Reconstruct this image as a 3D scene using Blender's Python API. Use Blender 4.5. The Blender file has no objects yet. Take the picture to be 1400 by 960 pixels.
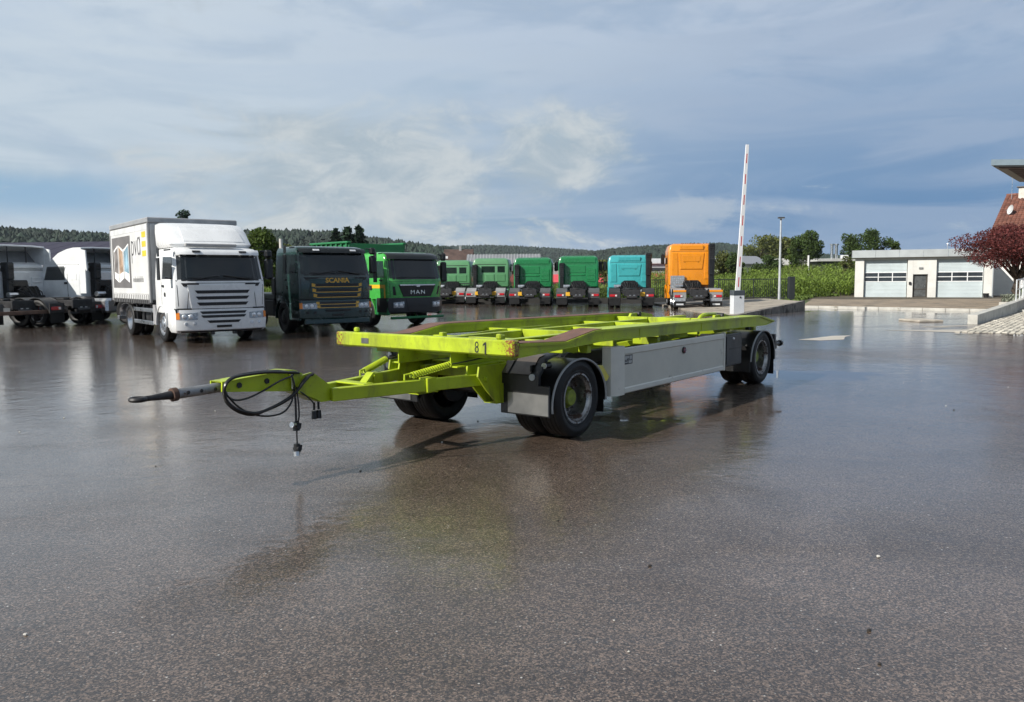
import bpy, bmesh, math, random
import numpy as np
from mathutils import Vector, Matrix
sc = bpy.context.scene
COL = sc.collection
# ------------------------------------------------------------------ camera
PITCH, ROLL, CAMH = .0906, .0072, 1.67
cam = bpy.data.cameras.new('camera'); cam.lens = 28.1; cam.sensor_width = 36; cam.sensor_fit = 'HORIZONTAL'
cam.clip_start = .1; cam.clip_end = 9000
co = bpy.data.objects.new('camera', cam); COL.objects.link(co); sc.camera = co
r0 = Vector((1, 0, 0)); u0 = Vector((0, math.sin(PITCH), math.cos(PITCH))); f0 = Vector((0, math.cos(PITCH), -math.sin(PITCH)))
cR = r0*math.cos(ROLL)-u0*math.sin(ROLL); cU = r0*math.sin(ROLL)+u0*math.cos(ROLL)
mw = Matrix((cR, cU, -f0)).transposed().to_4x4(); mw.translation = (0, 0, CAMH); co.matrix_world = mw
# ------------------------------------------------------------------ sky, sun, exposure
SUN_AZ = math.atan2(-1.096, -.733)          # direction towards the sun, clockwise from +Y
SUN_EL = math.radians(34)
def math_node(nt, op, a, b=None, c=None, clamp=False):
    n = nt.nodes.new('ShaderNodeMath'); n.operation = op; n.use_clamp = clamp
    for i, v in enumerate((a, b, c)):
        if v is None: continue
        if isinstance(v, (int, float)): n.inputs[i].default_value = v
        else: nt.links.new(v, n.inputs[i])
    return n.outputs[0]
def mix_node(nt, fac, a, b, blend='MIX'):
    n = nt.nodes.new('ShaderNodeMix'); n.data_type = 'RGBA'; n.blend_type = blend; n.clamp_factor = True
    for s, v in ((0, fac), (6, a), (7, b)):
        if isinstance(v, (int, float)): n.inputs[s].default_value = v
        elif isinstance(v, tuple): n.inputs[s].default_value = (*v, 1)[:4]
        else: nt.links.new(v, n.inputs[s])
    return n.outputs[2]
def ramp_node(nt, fac, lo, hi, o0=0., o1=1., smooth=True):
    n = nt.nodes.new('ShaderNodeMapRange'); n.interpolation_type = 'SMOOTHSTEP' if smooth else 'LINEAR'
    nt.links.new(fac, n.inputs[0])
    for i, v in enumerate((lo, hi, o0, o1)): n.inputs[i+1].default_value = v
    return n.outputs[0]
def noise_node(nt, vec, scale, detail=4, rough=.55, dist=0., out=0):
    n = nt.nodes.new('ShaderNodeTexNoise'); n.inputs['Scale'].default_value = scale; n.inputs['Detail'].default_value = detail
    n.inputs['Roughness'].default_value = rough; n.inputs['Distortion'].default_value = dist
    if vec is not None: nt.links.new(vec, n.inputs['Vector'])
    return n.outputs[out]
def vec_scale(nt, vec, s, off=(0, 0, 0)):
    n = nt.nodes.new('ShaderNodeMapping'); nt.links.new(vec, n.inputs[0])
    n.inputs['Scale'].default_value = s; n.inputs['Location'].default_value = off
    return n.outputs[0]
def make_world():
    w = bpy.data.worlds.new('World'); sc.world = w; w.use_nodes = True
    nt = w.node_tree; nt.nodes.clear()
    out = nt.nodes.new('ShaderNodeOutputWorld'); bg = nt.nodes.new('ShaderNodeBackground')
    nt.links.new(bg.outputs[0], out.inputs[0]); bg.inputs[1].default_value = .1
    sky = nt.nodes.new('ShaderNodeTexSky'); sky.sky_type = 'NISHITA'; sky.sun_disc = False
    sky.sun_elevation = SUN_EL; sky.sun_rotation = SUN_AZ; sky.air_density = 1.2; sky.dust_density = 1.5; sky.altitude = 500
    tc = nt.nodes.new('ShaderNodeTexCoord'); d = tc.outputs['Generated']
    sep = nt.nodes.new('ShaderNodeSeparateXYZ'); nt.links.new(d, sep.inputs[0])
    x, y, z = sep.outputs
    M = lambda *a, **k: math_node(nt, *a, **k)
    zc = M('MAXIMUM', z, 0.)
    az = M('ARCTAN2', x, y)                                   # 0 ahead, + right
    K = 8.2                                                   # colours below are picture values; the background strength is .1
    c = lambda r, g, b: (r*K, g*K, b*K)
    v3 = vec_scale(nt, d, (1, 1, 3.2))
    n_big = noise_node(nt, vec_scale(nt, d, (1, 1, 2.2), (3.1, .4, .2)), 1.9, 3, .55, .5)
    n_mid = noise_node(nt, vec_scale(nt, d, (1, 1, 3.6), (7.7, 2.4, 1.2)), 4.2, 5, .6, .6)
    n_fine = noise_node(nt, vec_scale(nt, d, (1, 1, 2.0), (1.3, 9.4, 4.2)), 11., 7, .66, .5)
    # rain-cloud deck: pale towards the sun side (left), steel blue away from it, greyer overhead
    t_right = ramp_node(nt, M('ADD', az, M('MULTIPLY', M('SUBTRACT', n_big, .5), .5)), -.46, .46)
    t_up = ramp_node(nt, zc, .03, .36)
    right = mix_node(nt, t_up, c(.110, .245, .450), c(.510, .595, .720))
    left = mix_node(nt, t_up, c(.450, .560, .650), c(.540, .635, .755))
    deck = mix_node(nt, t_right, left, right)
    streak = noise_node(nt, vec_scale(nt, d, (1, 1, 7.), (2.2, 5.1, .7)), 3.4, 5, .55, .8)
    deck = mix_node(nt, ramp_node(nt, streak, .38, .62, 0., .60), deck, mix_node(nt, t_right, c(.60, .685, .76), c(.345, .440, .590)))
    deck = mix_node(nt, ramp_node(nt, n_mid, .47, .66, 0., .40), deck, mix_node(nt, t_right, c(.330, .445, .600), c(.200, .330, .520)))
    # openings to the clear blue sky
    hole = M('MULTIPLY', ramp_node(nt, n_big, .40, .30), ramp_node(nt, n_mid, .62, .40))
    col = mix_node(nt, M('MULTIPLY', hole, .5), deck, sky.outputs[0])
    band = M('MULTIPLY', ramp_node(nt, M('ABSOLUTE', M('SUBTRACT', zc, M('ADD', .090, M('MULTIPLY', M('SUBTRACT', n_mid, .5), .05)))), .034, .004),
             ramp_node(nt, az, -.34, -.50))
    col = mix_node(nt, M('MULTIPLY', band, .85), col, c(.280, .455, .640))
    # one big soft cloud ahead and to the left, small puffs low down, wisps further right
    def blob(a, e, wa, we): return M('MULTIPLY', ramp_node(nt, M('ABSOLUTE', M('SUBTRACT', az, a)), wa, 0.), ramp_node(nt, M('ABSOLUTE', M('SUBTRACT', zc, e)), we, 0.))
    soft = M('ADD', M('MULTIPLY', n_mid, .6), M('MULTIPLY', n_fine, .4))
    big = M('MAXIMUM', blob(-.20, .125, .34, .15), blob(.06, .15, .16, .10))
    big = ramp_node(nt, M('ADD', M('MULTIPLY', big, .34), soft), .58, .80)
    col = mix_node(nt, M('MULTIPLY', big, .85), col, mix_node(nt, ramp_node(nt, n_fine, .36, .66), c(.400, .485, .550), c(.610, .655, .670)))
    low = M('MAXIMUM', M('MAXIMUM', blob(-.02, .055, .26, .055), blob(-.28, .060, .12, .05)), 0.)
    puff = ramp_node(nt, M('ADD', M('MULTIPLY', low, .21), M('ADD', M('MULTIPLY', n_mid, .3), M('MULTIPLY', n_fine, .7))), .60, .74)
    col = mix_node(nt, M('MULTIPLY', puff, .8), col, mix_node(nt, ramp_node(nt, n_fine, .42, .68), c(.430, .510, .560), c(.640, .680, .690)))
    wisp = M('MULTIPLY', ramp_node(nt, M('ADD', M('MULTIPLY', blob(.21, .076, .20, .040), .24), M('ADD', M('MULTIPLY', streak, .35), M('MULTIPLY', n_fine, .65))), .58, .74), .55)
    col = mix_node(nt, wisp, col, c(.480, .550, .620))
    # pale air at the horizon
    hz = ramp_node(nt, zc, .045, .0)
    col = mix_node(nt, M('MULTIPLY', hz, ramp_node(nt, az, .40, -.1, .05, .65)), col, c(.60, .68, .73))
    over = ramp_node(nt, zc, .38, .85, 1., .55)          # sky overhead, out of view, dimmed to lower the ambient light
    oc = nt.nodes.new('ShaderNodeCombineXYZ')
    for i in range(3): nt.links.new(over, oc.inputs[i])
    col = mix_node(nt, 1., col, oc.outputs[0], 'MULTIPLY')
    nt.links.new(col, bg.inputs[0])
make_world()
sun = bpy.data.lights.new('sun', 'SUN'); sun.energy = 5.0; sun.angle = math.radians(.53); sun.color = (1, .95, .87)
so = bpy.data.objects.new('sun', sun); COL.objects.link(so)
sd = Vector((math.sin(SUN_AZ)*math.cos(SUN_EL), math.cos(SUN_AZ)*math.cos(SUN_EL), math.sin(SUN_EL)))
so.rotation_euler = sd.to_track_quat('Z', 'Y').to_euler(); so.location = (0, 0, 30)
sc.view_settings.view_transform = 'Standard'; sc.view_settings.look = 'None'; sc.view_settings.exposure = .28; sc.view_settings.gamma = 1
sc.view_settings.use_curve_mapping = False
sc.cycles.max_bounces = 6; sc.cycles.diffuse_bounces = 2; sc.cycles.glossy_bounces = 3; sc.cycles.transmission_bounces = 4
sc.cycles.transparent_max_bounces = 6; sc.cycles.caustics_reflective = False; sc.cycles.caustics_refractive = False
sc.cycles.use_adaptive_sampling = True; sc.cycles.adaptive_threshold = .02
sc.world.cycles.sampling_method = 'MANUAL'; sc.world.cycles.sample_map_resolution = 512
sc.cycles.use_denoising = True; sc.cycles.sample_clamp_indirect = 4
# ------------------------------------------------------------------ materials
MATS = {}
def mat(name, col, rough=.5, metal=0., var=.12, vscale=3., bump=0., bscale=40., dirt=None, coat=0., spec=.5, island=0., trans=0., emit=None):
    """plain surface: colour with cloudy variation, optional dirt or rust (colour, noise scale, coverage), optional fine relief"""
    if name in MATS: return MATS[name]
    m = bpy.data.materials.new(name); MATS[name] = m; m.use_nodes = True
    nt = m.node_tree; b = nt.nodes['Principled BSDF']
    tc = nt.nodes.new('ShaderNodeTexCoord'); v = tc.outputs['Object']
    n = noise_node(nt, v, vscale, 5, .6)
    a = ramp_node(nt, n, .3, .7, 1-var, 1+var)
    if island:
        g = nt.nodes.new('ShaderNodeNewGeometry')
        a = math_node(nt, 'MULTIPLY', a, math_node(nt, 'ADD', 1-island/2, math_node(nt, 'MULTIPLY', g.outputs['Random Per Island'], island)))
    comb = nt.nodes.new('ShaderNodeCombineXYZ')
    for i in range(3): nt.links.new(a, comb.inputs[i])
    c = mix_node(nt, 1., tuple(col), comb.outputs[0], 'MULTIPLY')
    r = ramp_node(nt, n, .3, .7, max(rough-.07, .02), min(rough+.07, 1))
    if dirt:
        dn = noise_node(nt, v, dirt[1], 8, .68)
        t = .72-.34*dirt[2]
        k = ramp_node(nt, dn, t, t+.07)
        c = mix_node(nt, k, c, tuple(dirt[0]))
        r = math_node(nt, 'MAXIMUM', r, math_node(nt, 'MULTIPLY', k, .8))
        if metal:
            nt.links.new(math_node(nt, 'MULTIPLY', math_node(nt, 'SUBTRACT', 1., k), metal), b.inputs['Metallic'])
    nt.links.new(c, b.inputs['Base Color']); nt.links.new(r, b.inputs['Roughness'])
    if not (dirt and metal): b.inputs['Metallic'].default_value = metal
    b.inputs['Coat Weight'].default_value = coat; b.inputs['Coat Roughness'].default_value = .08
    b.inputs['Specular IOR Level'].default_value = spec
    if trans:
        b.inputs['Subsurface Weight'].default_value = 0
        tr = nt.nodes.new('ShaderNodeBsdfTranslucent'); nt.links.new(c, tr.inputs[0])
        ms = nt.nodes.new('ShaderNodeMixShader'); ms.inputs[0].default_value = trans
        o = nt.nodes['Material Output']
        nt.links.new(b.outputs[0], ms.inputs[1]); nt.links.new(tr.outputs[0], ms.inputs[2]); nt.links.new(ms.outputs[0], o.inputs[0])
    if emit: b.inputs['Emission Color'].default_value = (*emit[:3], 1); b.inputs['Emission Strength'].default_value = emit[3]
    if bump:
        bn = nt.nodes.new('ShaderNodeBump'); bn.inputs['Strength'].default_value = bump; bn.inputs['Distance'].default_value = .01
        nt.links.new(noise_node(nt, v, bscale, 4, .6), bn.inputs['Height']); nt.links.new(bn.outputs[0], b.inputs['Normal'])
    return m
def glass_mat(name, col, rough=.04, alpha=.55):
    if name in MATS: return MATS[name]
    m = bpy.data.materials.new(name); MATS[name] = m; m.use_nodes = True
    nt = m.node_tree; b = nt.nodes['Principled BSDF']
    b.inputs['Base Color'].default_value = (*col, 1); b.inputs['Roughness'].default_value = rough
    b.inputs['IOR'].default_value = 1.55; b.inputs['Alpha'].default_value = alpha
    return m
def wet_asphalt():
    m = bpy.data.materials.new('wet_asphalt'); m.use_nodes = True
    nt = m.node_tree; b = nt.nodes['Principled BSDF']; L = nt.links.new
    v = nt.nodes.new('ShaderNodeTexCoord').outputs['Object']
    M = lambda *a, **k: math_node(nt, *a, **k)
    big = noise_node(nt, vec_scale(nt, v, (.7, 1, 1), (5.2, 1.4, 0)), .20, 4, .5, .5)
    mid = noise_node(nt, v, .75, 6, .6, .8)
    streak = noise_node(nt, vec_scale(nt, v, (.22, 1.0, 1)), .85, 6, .6, .6)
    fine = noise_node(nt, v, 55., 5, .75)
    def cells(scale):
        vo = nt.nodes.new('ShaderNodeTexVoronoi'); vo.inputs['Scale'].default_value = scale; L(v, vo.inputs['Vector'])
        sp = nt.nodes.new('ShaderNodeSeparateColor'); L(vo.outputs['Color'], sp.inputs[0]); return vo.outputs['Distance'], sp.outputs
    d1, c1 = cells(120.); d2, c2 = cells(62.); d3, c3 = cells(34.)
    base = mix_node(nt, ramp_node(nt, mid, .3, .7), (.070, .0495, .0365), (.108, .0785, .0595))
    # every stone of the surface has its own tone; the few pale ones also paint in wet glints
    tone = M('ADD', .32, M('MULTIPLY', M('POWER', c1[0], 2.2), 2.1))
    tone = M('MULTIPLY', tone, ramp_node(nt, fine, .3, .72, .55, 1.4))
    k = nt.nodes.new('ShaderNodeCombineXYZ')
    for i in range(3): L(tone, k.inputs[i])
    base = mix_node(nt, 1., base, k.outputs[0], 'MULTIPLY')
    p2 = M('MULTIPLY', ramp_node(nt, d2, .42, .20), M('GREATER_THAN', c2[0], .86))
    base = mix_node(nt, M('MULTIPLY', p2, M('ADD', .15, M('MULTIPLY', c2[1], .6))), base, (.34, .31, .275))
    p3 = M('MULTIPLY', ramp_node(nt, d3, .22, .12), M('GREATER_THAN', c3[0], .975))
    base = mix_node(nt, M('MULTIPLY', p3, .8), base, (.62, .59, .54))
    # paving seams
    sx = nt.nodes.new('ShaderNodeSeparateXYZ'); L(v, sx.inputs[0])
    def seam(nx, ny, c, w):
        d = M('ADD', M('ADD', M('MULTIPLY', sx.outputs[0], nx), M('MULTIPLY', sx.outputs[1], ny)), -c)
        d = M('ADD', d, M('MULTIPLY', M('SUBTRACT', mid, .5), .10))
        return ramp_node(nt, M('ABSOLUTE', d), w, w*.3)
    sm = M('MAXIMUM', seam(-.28, .96, 7.3, .02), M('MAXIMUM', seam(-.28, .96, 15.6, .03), seam(.96, .28, 7.4, .018)))
    sm = M('MULTIPLY', sm, ramp_node(nt, streak, .42, .58))
    base = mix_node(nt, M('MULTIPLY', sm, .7), base, (.012, .010, .010))
    stain = ramp_node(nt, noise_node(nt, v, .42, 5, .65, 1.2), .60, .72)
    base = mix_node(nt, M('MULTIPLY', stain, .35), base, (.020, .016, .015))
    L(base, b.inputs['Base Color'])
    # water film: standing water in the shallow hollows, damp grain between
    film = M('ADD', M('MULTIPLY', big, .62), M('ADD', M('MULTIPLY', mid, .16), M('MULTIPLY', streak, .22)))
    wet = ramp_node(nt, film, .34, .50); pud = ramp_node(nt, film, .575, .595); dry = M('SUBTRACT', 1., pud)
    L(ramp_node(nt, wet, 0, 1, .55, .40, False), b.inputs['Roughness'])
    b.inputs['Specular IOR Level'].default_value = .25
    L(ramp_node(nt, wet, 0, 1, .80, 1., False), b.inputs['Coat Weight'])
    L(M('ADD', .015, M('MULTIPLY', ramp_node(nt, wet, 0, 1, .16, .05, False), dry)), b.inputs['Coat Roughness'])
    b.inputs['Coat IOR'].default_value = 1.38
    bn = nt.nodes.new('ShaderNodeBump'); bn.inputs['Strength'].default_value = .7; bn.inputs['Distance'].default_value = .004
    L(M('ADD', M('MULTIPLY', fine, .8), M('SUBTRACT', M('ADD', c1[1], p2), sm)), bn.inputs['Height']); L(bn.outputs[0], b.inputs['Normal'])
    cb = nt.nodes.new('ShaderNodeBump'); cb.inputs['Distance'].default_value = .004
    L(M('MULTIPLY', ramp_node(nt, wet, 0, 1, .28, .09, False), dry), cb.inputs['Strength']); L(M('ADD', noise_node(nt, v, 60., 3, .7), M('MULTIPLY', c1[1], .5)), cb.inputs['Height']); L(cb.outputs[0], b.inputs['Coat Normal'])
    ub = nt.nodes.new('ShaderNodeBump'); L(M('ADD', .06, M('MULTIPLY', dry, .55)), ub.inputs['Strength']); ub.inputs['Distance'].default_value = .012
    L(M('ADD', noise_node(nt, v, 2.6, 4, .6), M('MULTIPLY', noise_node(nt, v, 9., 3, .6), .3)), ub.inputs['Height']); L(ub.outputs[0], cb.inputs['Normal'])
    return m
# ------------------------------------------------------------------ mesh helpers
class MB:
    def __init__(s): s.v = []; s.f = []; s.m = []
    def add(s, vs, fs, m=0):
        o = len(s.v); s.v += [tuple(p) for p in vs]; s.f += [tuple(i+o for i in f) for f in fs]; s.m += [m]*len(fs); return s
    def box(s, x0, x1, y0, y1, z0, z1, c=.006, m=0, T=None):
        x0, x1 = sorted((x0, x1)); y0, y1 = sorted((y0, y1)); z0, z1 = sorted((z0, z1))
        c = min(c, (x1-x0)*.3, (y1-y0)*.3, (z1-z0)*.3)
        if c < 1e-4:
            vs = [(x, y, z) for x in (x0, x1) for y in (y0, y1) for z in (z0, z1)]
            fs = [(0, 1, 3, 2), (4, 6, 7, 5), (0, 4, 5, 1), (2, 3, 7, 6), (0, 2, 6, 4), (1, 5, 7, 3)]
        else:
            vs = []; ix = {}
            for i, (x, sx) in enumerate(((x0, 1), (x1, -1))):
                for j, (y, sy) in enumerate(((y0, 1), (y1, -1))):
                    for k, (z, sz) in enumerate(((z0, 1), (z1, -1))):
                        for a in range(3):
                            ix[i, j, k, a] = len(vs)
                            vs.append((x if a == 0 else x+sx*c, y if a == 1 else y+sy*c, z if a == 2 else z+sz*c))
            fs = []
            for i in (0, 1):
                q = [ix[i, j, k, 0] for j, k in ((0, 0), (0, 1), (1, 1), (1, 0))]; fs.append(q if i == 0 else q[::-1])
            for j in (0, 1):
                q = [ix[i, j, k, 1] for i, k in ((0, 0), (1, 0), (1, 1), (0, 1))]; fs.append(q if j == 0 else q[::-1])
            for k in (0, 1):
                q = [ix[i, j, k, 2] for i, j in ((0, 0), (0, 1), (1, 1), (1, 0))]; fs.append(q if k == 0 else q[::-1])
            for j in (0, 1):
                for k in (0, 1):
                    q = [ix[0, j, k, 1], ix[1, j, k, 1], ix[1, j, k, 2], ix[0, j, k, 2]]; fs.append(q if j != k else q[::-1])
            for i in (0, 1):
                for k in (0, 1):
                    q = [ix[i, 0, k, 0], ix[i, 1, k, 0], ix[i, 1, k, 2], ix[i, 0, k, 2]]; fs.append(q if i == k else q[::-1])
            for i in (0, 1):
                for j in (0, 1):
                    q = [ix[i, j, 0, 0], ix[i, j, 1, 0], ix[i, j, 1, 1], ix[i, j, 0, 1]]; fs.append(q if i != j else q[::-1])
            for i in (0, 1):
                for j in (0, 1):
                    for k in (0, 1):
                        q = [ix[i, j, k, a] for a in range(3)]; fs.append(q if (i+j+k) % 2 else q[::-1])
        if T is not None: vs = [tuple(T @ Vector(p)) for p in vs]
        return s.add(vs, fs, m)
    def cyl(s, p0, p1, ra, rb=None, n=12, m=0, caps=True):
        rb = ra if rb is None else rb
        p0, p1 = Vector(p0), Vector(p1); d = (p1-p0).normalized()
        a = d.orthogonal().normalized(); b = d.cross(a)
        vs = []
        for p, r in ((p0, ra), (p1, rb)):
            for i in range(n):
                t = 2*math.pi*i/n; vs.append(p+(a*math.cos(t)+b*math.sin(t))*r)
        fs = [(i, (i+1) % n, n+(i+1) % n, n+i) for i in range(n)]
        if caps: fs += [tuple(range(n))[::-1], tuple(range(n, 2*n))]
        return s.add(vs, fs, m)
    def tube(s, pts, r, n=6, m=0, caps=True):
        P = [Vector(p) for p in pts]; rr = r if isinstance(r, (list, tuple)) else [r]*len(P)
        vs = []; prev = None
        for i, p in enumerate(P):
            d = (P[min(i+1, len(P)-1)]-P[max(i-1, 0)]).normalized()
            a = d.orthogonal().normalized() if prev is None else (prev-d*prev.dot(d)).normalized()
            prev = a; b = d.cross(a)
            for k in range(n):
                t = 2*math.pi*k/n; vs.append(p+(a*math.cos(t)+b*math.sin(t))*rr[i])
        fs = [(i*n+k, i*n+(k+1) % n, (i+1)*n+(k+1) % n, (i+1)*n+k) for i in range(len(P)-1) for k in range(n)]
        if caps: fs += [tuple(range(n))[::-1], tuple(range((len(P)-1)*n, len(P)*n))]
        return s.add(vs, fs, m)
    def lathe(s, prof, o=(0, 0, 0), n=32, m=0, a0=0., a1=2*math.pi, sy=1, rx=1., rz=1.):
        """prof: (r, y) about the y axis through o"""
        full = abs(a1-a0-2*math.pi) < 1e-6; N = n if full else n+1
        vs = []
        for i in range(N):
            t = a0+(a1-a0)*i/n
            for r, y in prof: vs.append((o[0]+r*math.cos(t)*rx, o[1]+y*sy, o[2]+r*math.sin(t)*rz))
        k = len(prof); fs = []
        for i in range(n):
            for j in range(k-1):
                a, b = i*k+j, ((i+1) % N)*k+j
                q = (a, a+1, b+1, b); fs.append(q if sy > 0 else q[::-1])
        return s.add(vs, fs, m)
    def prism(s, poly, axis, a0, a1, m=0):
        """poly: 2-d outline; axis: 'x' (y,z), 'y' (x,z), 'z' (x,y); extruded a0..a1"""
        f = {'x': lambda p, t: (t, p[0], p[1]), 'y': lambda p, t: (p[0], t, p[1]), 'z': lambda p, t: (p[0], p[1], t)}[axis]
        n = len(poly); vs = [f(p, a0) for p in poly]+[f(p, a1) for p in poly]
        fs = [tuple(range(n))[::-1], tuple(range(n, 2*n))]+[(i, (i+1) % n, n+(i+1) % n, n+i) for i in range(n)]
        return s.add(vs, fs, m)
    def strip(s, pts, w0, w1, axis='y', t=.01, m=0):
        """sheet along a polyline in the x-z plane, from y=w0 to y=w1, thickness t"""
        P = [Vector((p[0], 0, p[1])) for p in pts]; vs = []; t = -t if P[-1].x < P[0].x else t
        for i, p in enumerate(P):
            d = (P[min(i+1, len(P)-1)]-P[max(i-1, 0)]).normalized(); nrm = Vector((-d.z, 0, d.x))
            for q in (p, p-nrm*t):
                vs += [(q.x, w0, q.z), (q.x, w1, q.z)]
        fs = []
        for i in range(len(P)-1):
            a, b = i*4, i*4+4
            fs += [(a, b, b+1, a+1), (a+2, a+3, b+3, b+2), (a, a+2, b+2, b), (a+1, b+1, b+3, a+3)]
        e = (len(P)-1)*4
        fs += [(0, 1, 3, 2), (e, e+2, e+3, e+1)]
        return s.add(vs, fs, m)
    def sphere(s, c, r, n=10, k=6, m=0):
        r = r if isinstance(r, tuple) else (r, r, r); vs = [(c[0], c[1], c[2]+r[2])]
        for j in range(1, k):
            p = math.pi*j/k
            for i in range(n):
                t = 2*math.pi*i/n; vs.append((c[0]+r[0]*math.sin(p)*math.cos(t), c[1]+r[1]*math.sin(p)*math.sin(t), c[2]+r[2]*math.cos(p)))
        vs.append((c[0], c[1], c[2]-r[2])); fs = [(0, 1+i, 1+(i+1) % n) for i in range(n)]
        for j in range(k-2):
            for i in range(n):
                a, b = 1+j*n+i, 1+j*n+(i+1) % n; fs.append((a, a+n, b+n, b))
        l = len(vs)-1; fs += [(l, 1+(k-2)*n+(i+1) % n, 1+(k-2)*n+i) for i in range(n)]
        return s.add(vs, fs, m)
    def mesh(s, name, mats, angle=35):
        me = bpy.data.meshes.new(name); me.from_pydata(s.v, [], s.f); me.validate(verbose=False)
        for q in (mats if isinstance(mats, (list, tuple)) else [mats]): me.materials.append(q)
        if len(me.materials) > 1 and len(me.polygons) == len(s.m): me.polygons.foreach_set('material_index', s.m)
        bm = bmesh.new(); bm.from_mesh(me); bmesh.ops.recalc_face_normals(bm, faces=bm.faces); bm.to_mesh(me); bm.free()
        if angle:
            me.polygons.foreach_set('use_smooth', [True]*len(me.polygons)); me.set_sharp_from_angle(angle=math.radians(angle))
        me.update(); return me
    def build(s, name, mats, parent=None, angle=35, label=None, kind=None):
        return link(name, s.mesh(name, mats, angle), parent, label, kind)
def link(name, me, parent=None, label=None, kind=None):
    o = bpy.data.objects.new(name, me); COL.objects.link(o)
    if parent is not None: o.parent = parent
    if label: o['label'] = label
    if kind: o['kind'] = kind
    return o
def raw(name, V, F, mats, parent=None, kind=None, mi=None, smooth=False):
    me = bpy.data.meshes.new(name); me.from_pydata([tuple(v) for v in V], [], [tuple(f) for f in F])
    for q in (mats if isinstance(mats, (list, tuple)) else [mats]): me.materials.append(q)
    if mi is not None: me.polygons.foreach_set('material_index', mi)
    if smooth: me.polygons.foreach_set('use_smooth', [True]*len(me.polygons))
    me.update(); return link(name, me, parent, None, kind)
def tag(o, label, cat, group=None):
    o['label'] = label; o['category'] = cat
    if group: o['group'] = group
    return o
def thing(name, label, cat, loc=(0, 0, 0), rot=0., group=None, s=1.):
    o = bpy.data.objects.new(name, None); COL.objects.link(o); o.location = loc; o.rotation_euler = (0, 0, rot); o.scale = (s, s, s)
    o.empty_display_size = .2
    return tag(o, label, cat, group)
def text(name, s, size, m, parent, M4, ext=.004, sx=1., spacing=1., bold=0.):
    """flat lettering as a mesh; M4 maps text x,y,z to the parent's axes"""
    c = bpy.data.curves.new('t', 'FONT'); c.body = s; c.size = size; c.extrude = ext; c.align_x = 'CENTER'; c.align_y = 'CENTER'
    c.space_character = spacing; c.offset = bold; c.resolution_u = 3
    o = bpy.data.objects.new('t', c); COL.objects.link(o); bpy.context.view_layer.update()
    me = bpy.data.meshes.new_from_object(o.evaluated_get(bpy.context.evaluated_depsgraph_get()))
    bpy.data.objects.remove(o); bpy.data.curves.remove(c)
    me.transform(M4 @ Matrix.Diagonal((sx, 1, 1, 1))); me.materials.clear(); me.materials.append(m); me.name = name
    return link(name, me, parent)
def axes(o, x, y):
    """matrix whose text x runs along x, text y along y, origin o"""
    x, y = Vector(x).normalized(), Vector(y).normalized(); z = x.cross(y)
    M = Matrix((x, y, z)).transposed().to_4x4(); M.translation = o; return M
BLACK = mat('black_plastic', (.008, .008, .0085), .38, var=.25, vscale=5)
RUBBER = mat('tyre_rubber', (.0095, .0095, .0098), .55, var=.3, vscale=8, bump=.3, bscale=60, dirt=((.026, .023, .021), 6, .25), spec=.35)
STEEL = mat('worn_steel', (.33, .33, .34), .38, 1., var=.2, vscale=6, dirt=((.10, .055, .035), 9, .45))
ALU = mat('aluminium', (.62, .63, .64), .32, 1., var=.1, vscale=5)
GREYP = mat('grey_paint', (.30, .31, .31), .4, var=.08)
DARKM = mat('dark_metal', (.030, .030, .032), .5, .3, var=.3, vscale=6, dirt=((.07, .045, .03), 5, .3))
REDL = mat('red_lens', (.45, .012, .02), .15, var=.1, coat=.5)
WHITEL = mat('clear_lens', (.75, .76, .77), .12, .3, var=.25, vscale=30)
AMBER = mat('amber_lens', (.75, .22, .02), .2)
WHITE = mat('white_paint', (.76, .77, .77), .28, var=.04, coat=.4)
GLASS = glass_mat('cab_glass', (.010, .015, .017), .04, .80)
CHROME = mat('chrome', (.8, .8, .81), .12, 1., var=.05)
CONC = mat('concrete', (.36, .34, .30), .85, var=.2, vscale=2.5, bump=.4, bscale=60, dirt=((.17, .155, .13), 1.2, .5))
def arc(cx, cz, rx, rz, a0, a1, n):
    return [(cx+rx*math.cos(math.radians(a0+(a1-a0)*i/n)), cz+rz*math.sin(math.radians(a0+(a1-a0)*i/n))) for i in range(n+1)]
# ------------------------------------------------------------------ ground, yard, terrain
rng = np.random.default_rng(7)
def smooth(t):
    t = np.clip(t, 0, 1); return t*t*(3-2*t)
def H(x, y):
    x, y = np.asarray(x, float), np.asarray(y, float)
    return -.03 + smooth((y-62)/75)*(.55+np.clip(x, 0, 80)*.042) + smooth((y-160)/400)*3
GRASS = mat('meadow', (.075, .115, .028), .9, var=.35, vscale=.35, bump=.6, bscale=8)
def grid_sheet(name, xs, ys, zf, m, **k):
    X, Y = np.meshgrid(xs, ys); Z = zf(X, Y)
    V = np.c_[X.ravel(), Y.ravel(), Z.ravel()]; nx = len(xs)
    F = [(j*nx+i, j*nx+i+1, (j+1)*nx+i+1, (j+1)*nx+i) for j in range(len(ys)-1) for i in range(nx-1)]
    return raw(name, V, F, m, smooth=True, **k)
xs = np.unique(np.r_[np.linspace(-2500, -120, 14), np.linspace(-120, 120, 49), np.linspace(120, 2500, 14)])
ys = np.unique(np.r_[-110, -60, np.linspace(-20, 200, 45), np.linspace(200, 2250, 26)])
grid_sheet('ground', xs, ys, H, GRASS, kind='structure')
yard = MB()
yp = [(-90, -25), (70, -25), (70, 30.2), (24.6, 33.6), (15.4, 42.6), (14.6, 46), (14.2, 54.2), (-90, 54.2)]
yard.add([(x, y, 0) for x, y in yp], [tuple(range(len(yp)))])
yo = yard.build('yard', wet_asphalt(), None, 0); yo['kind'] = 'structure'
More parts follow.
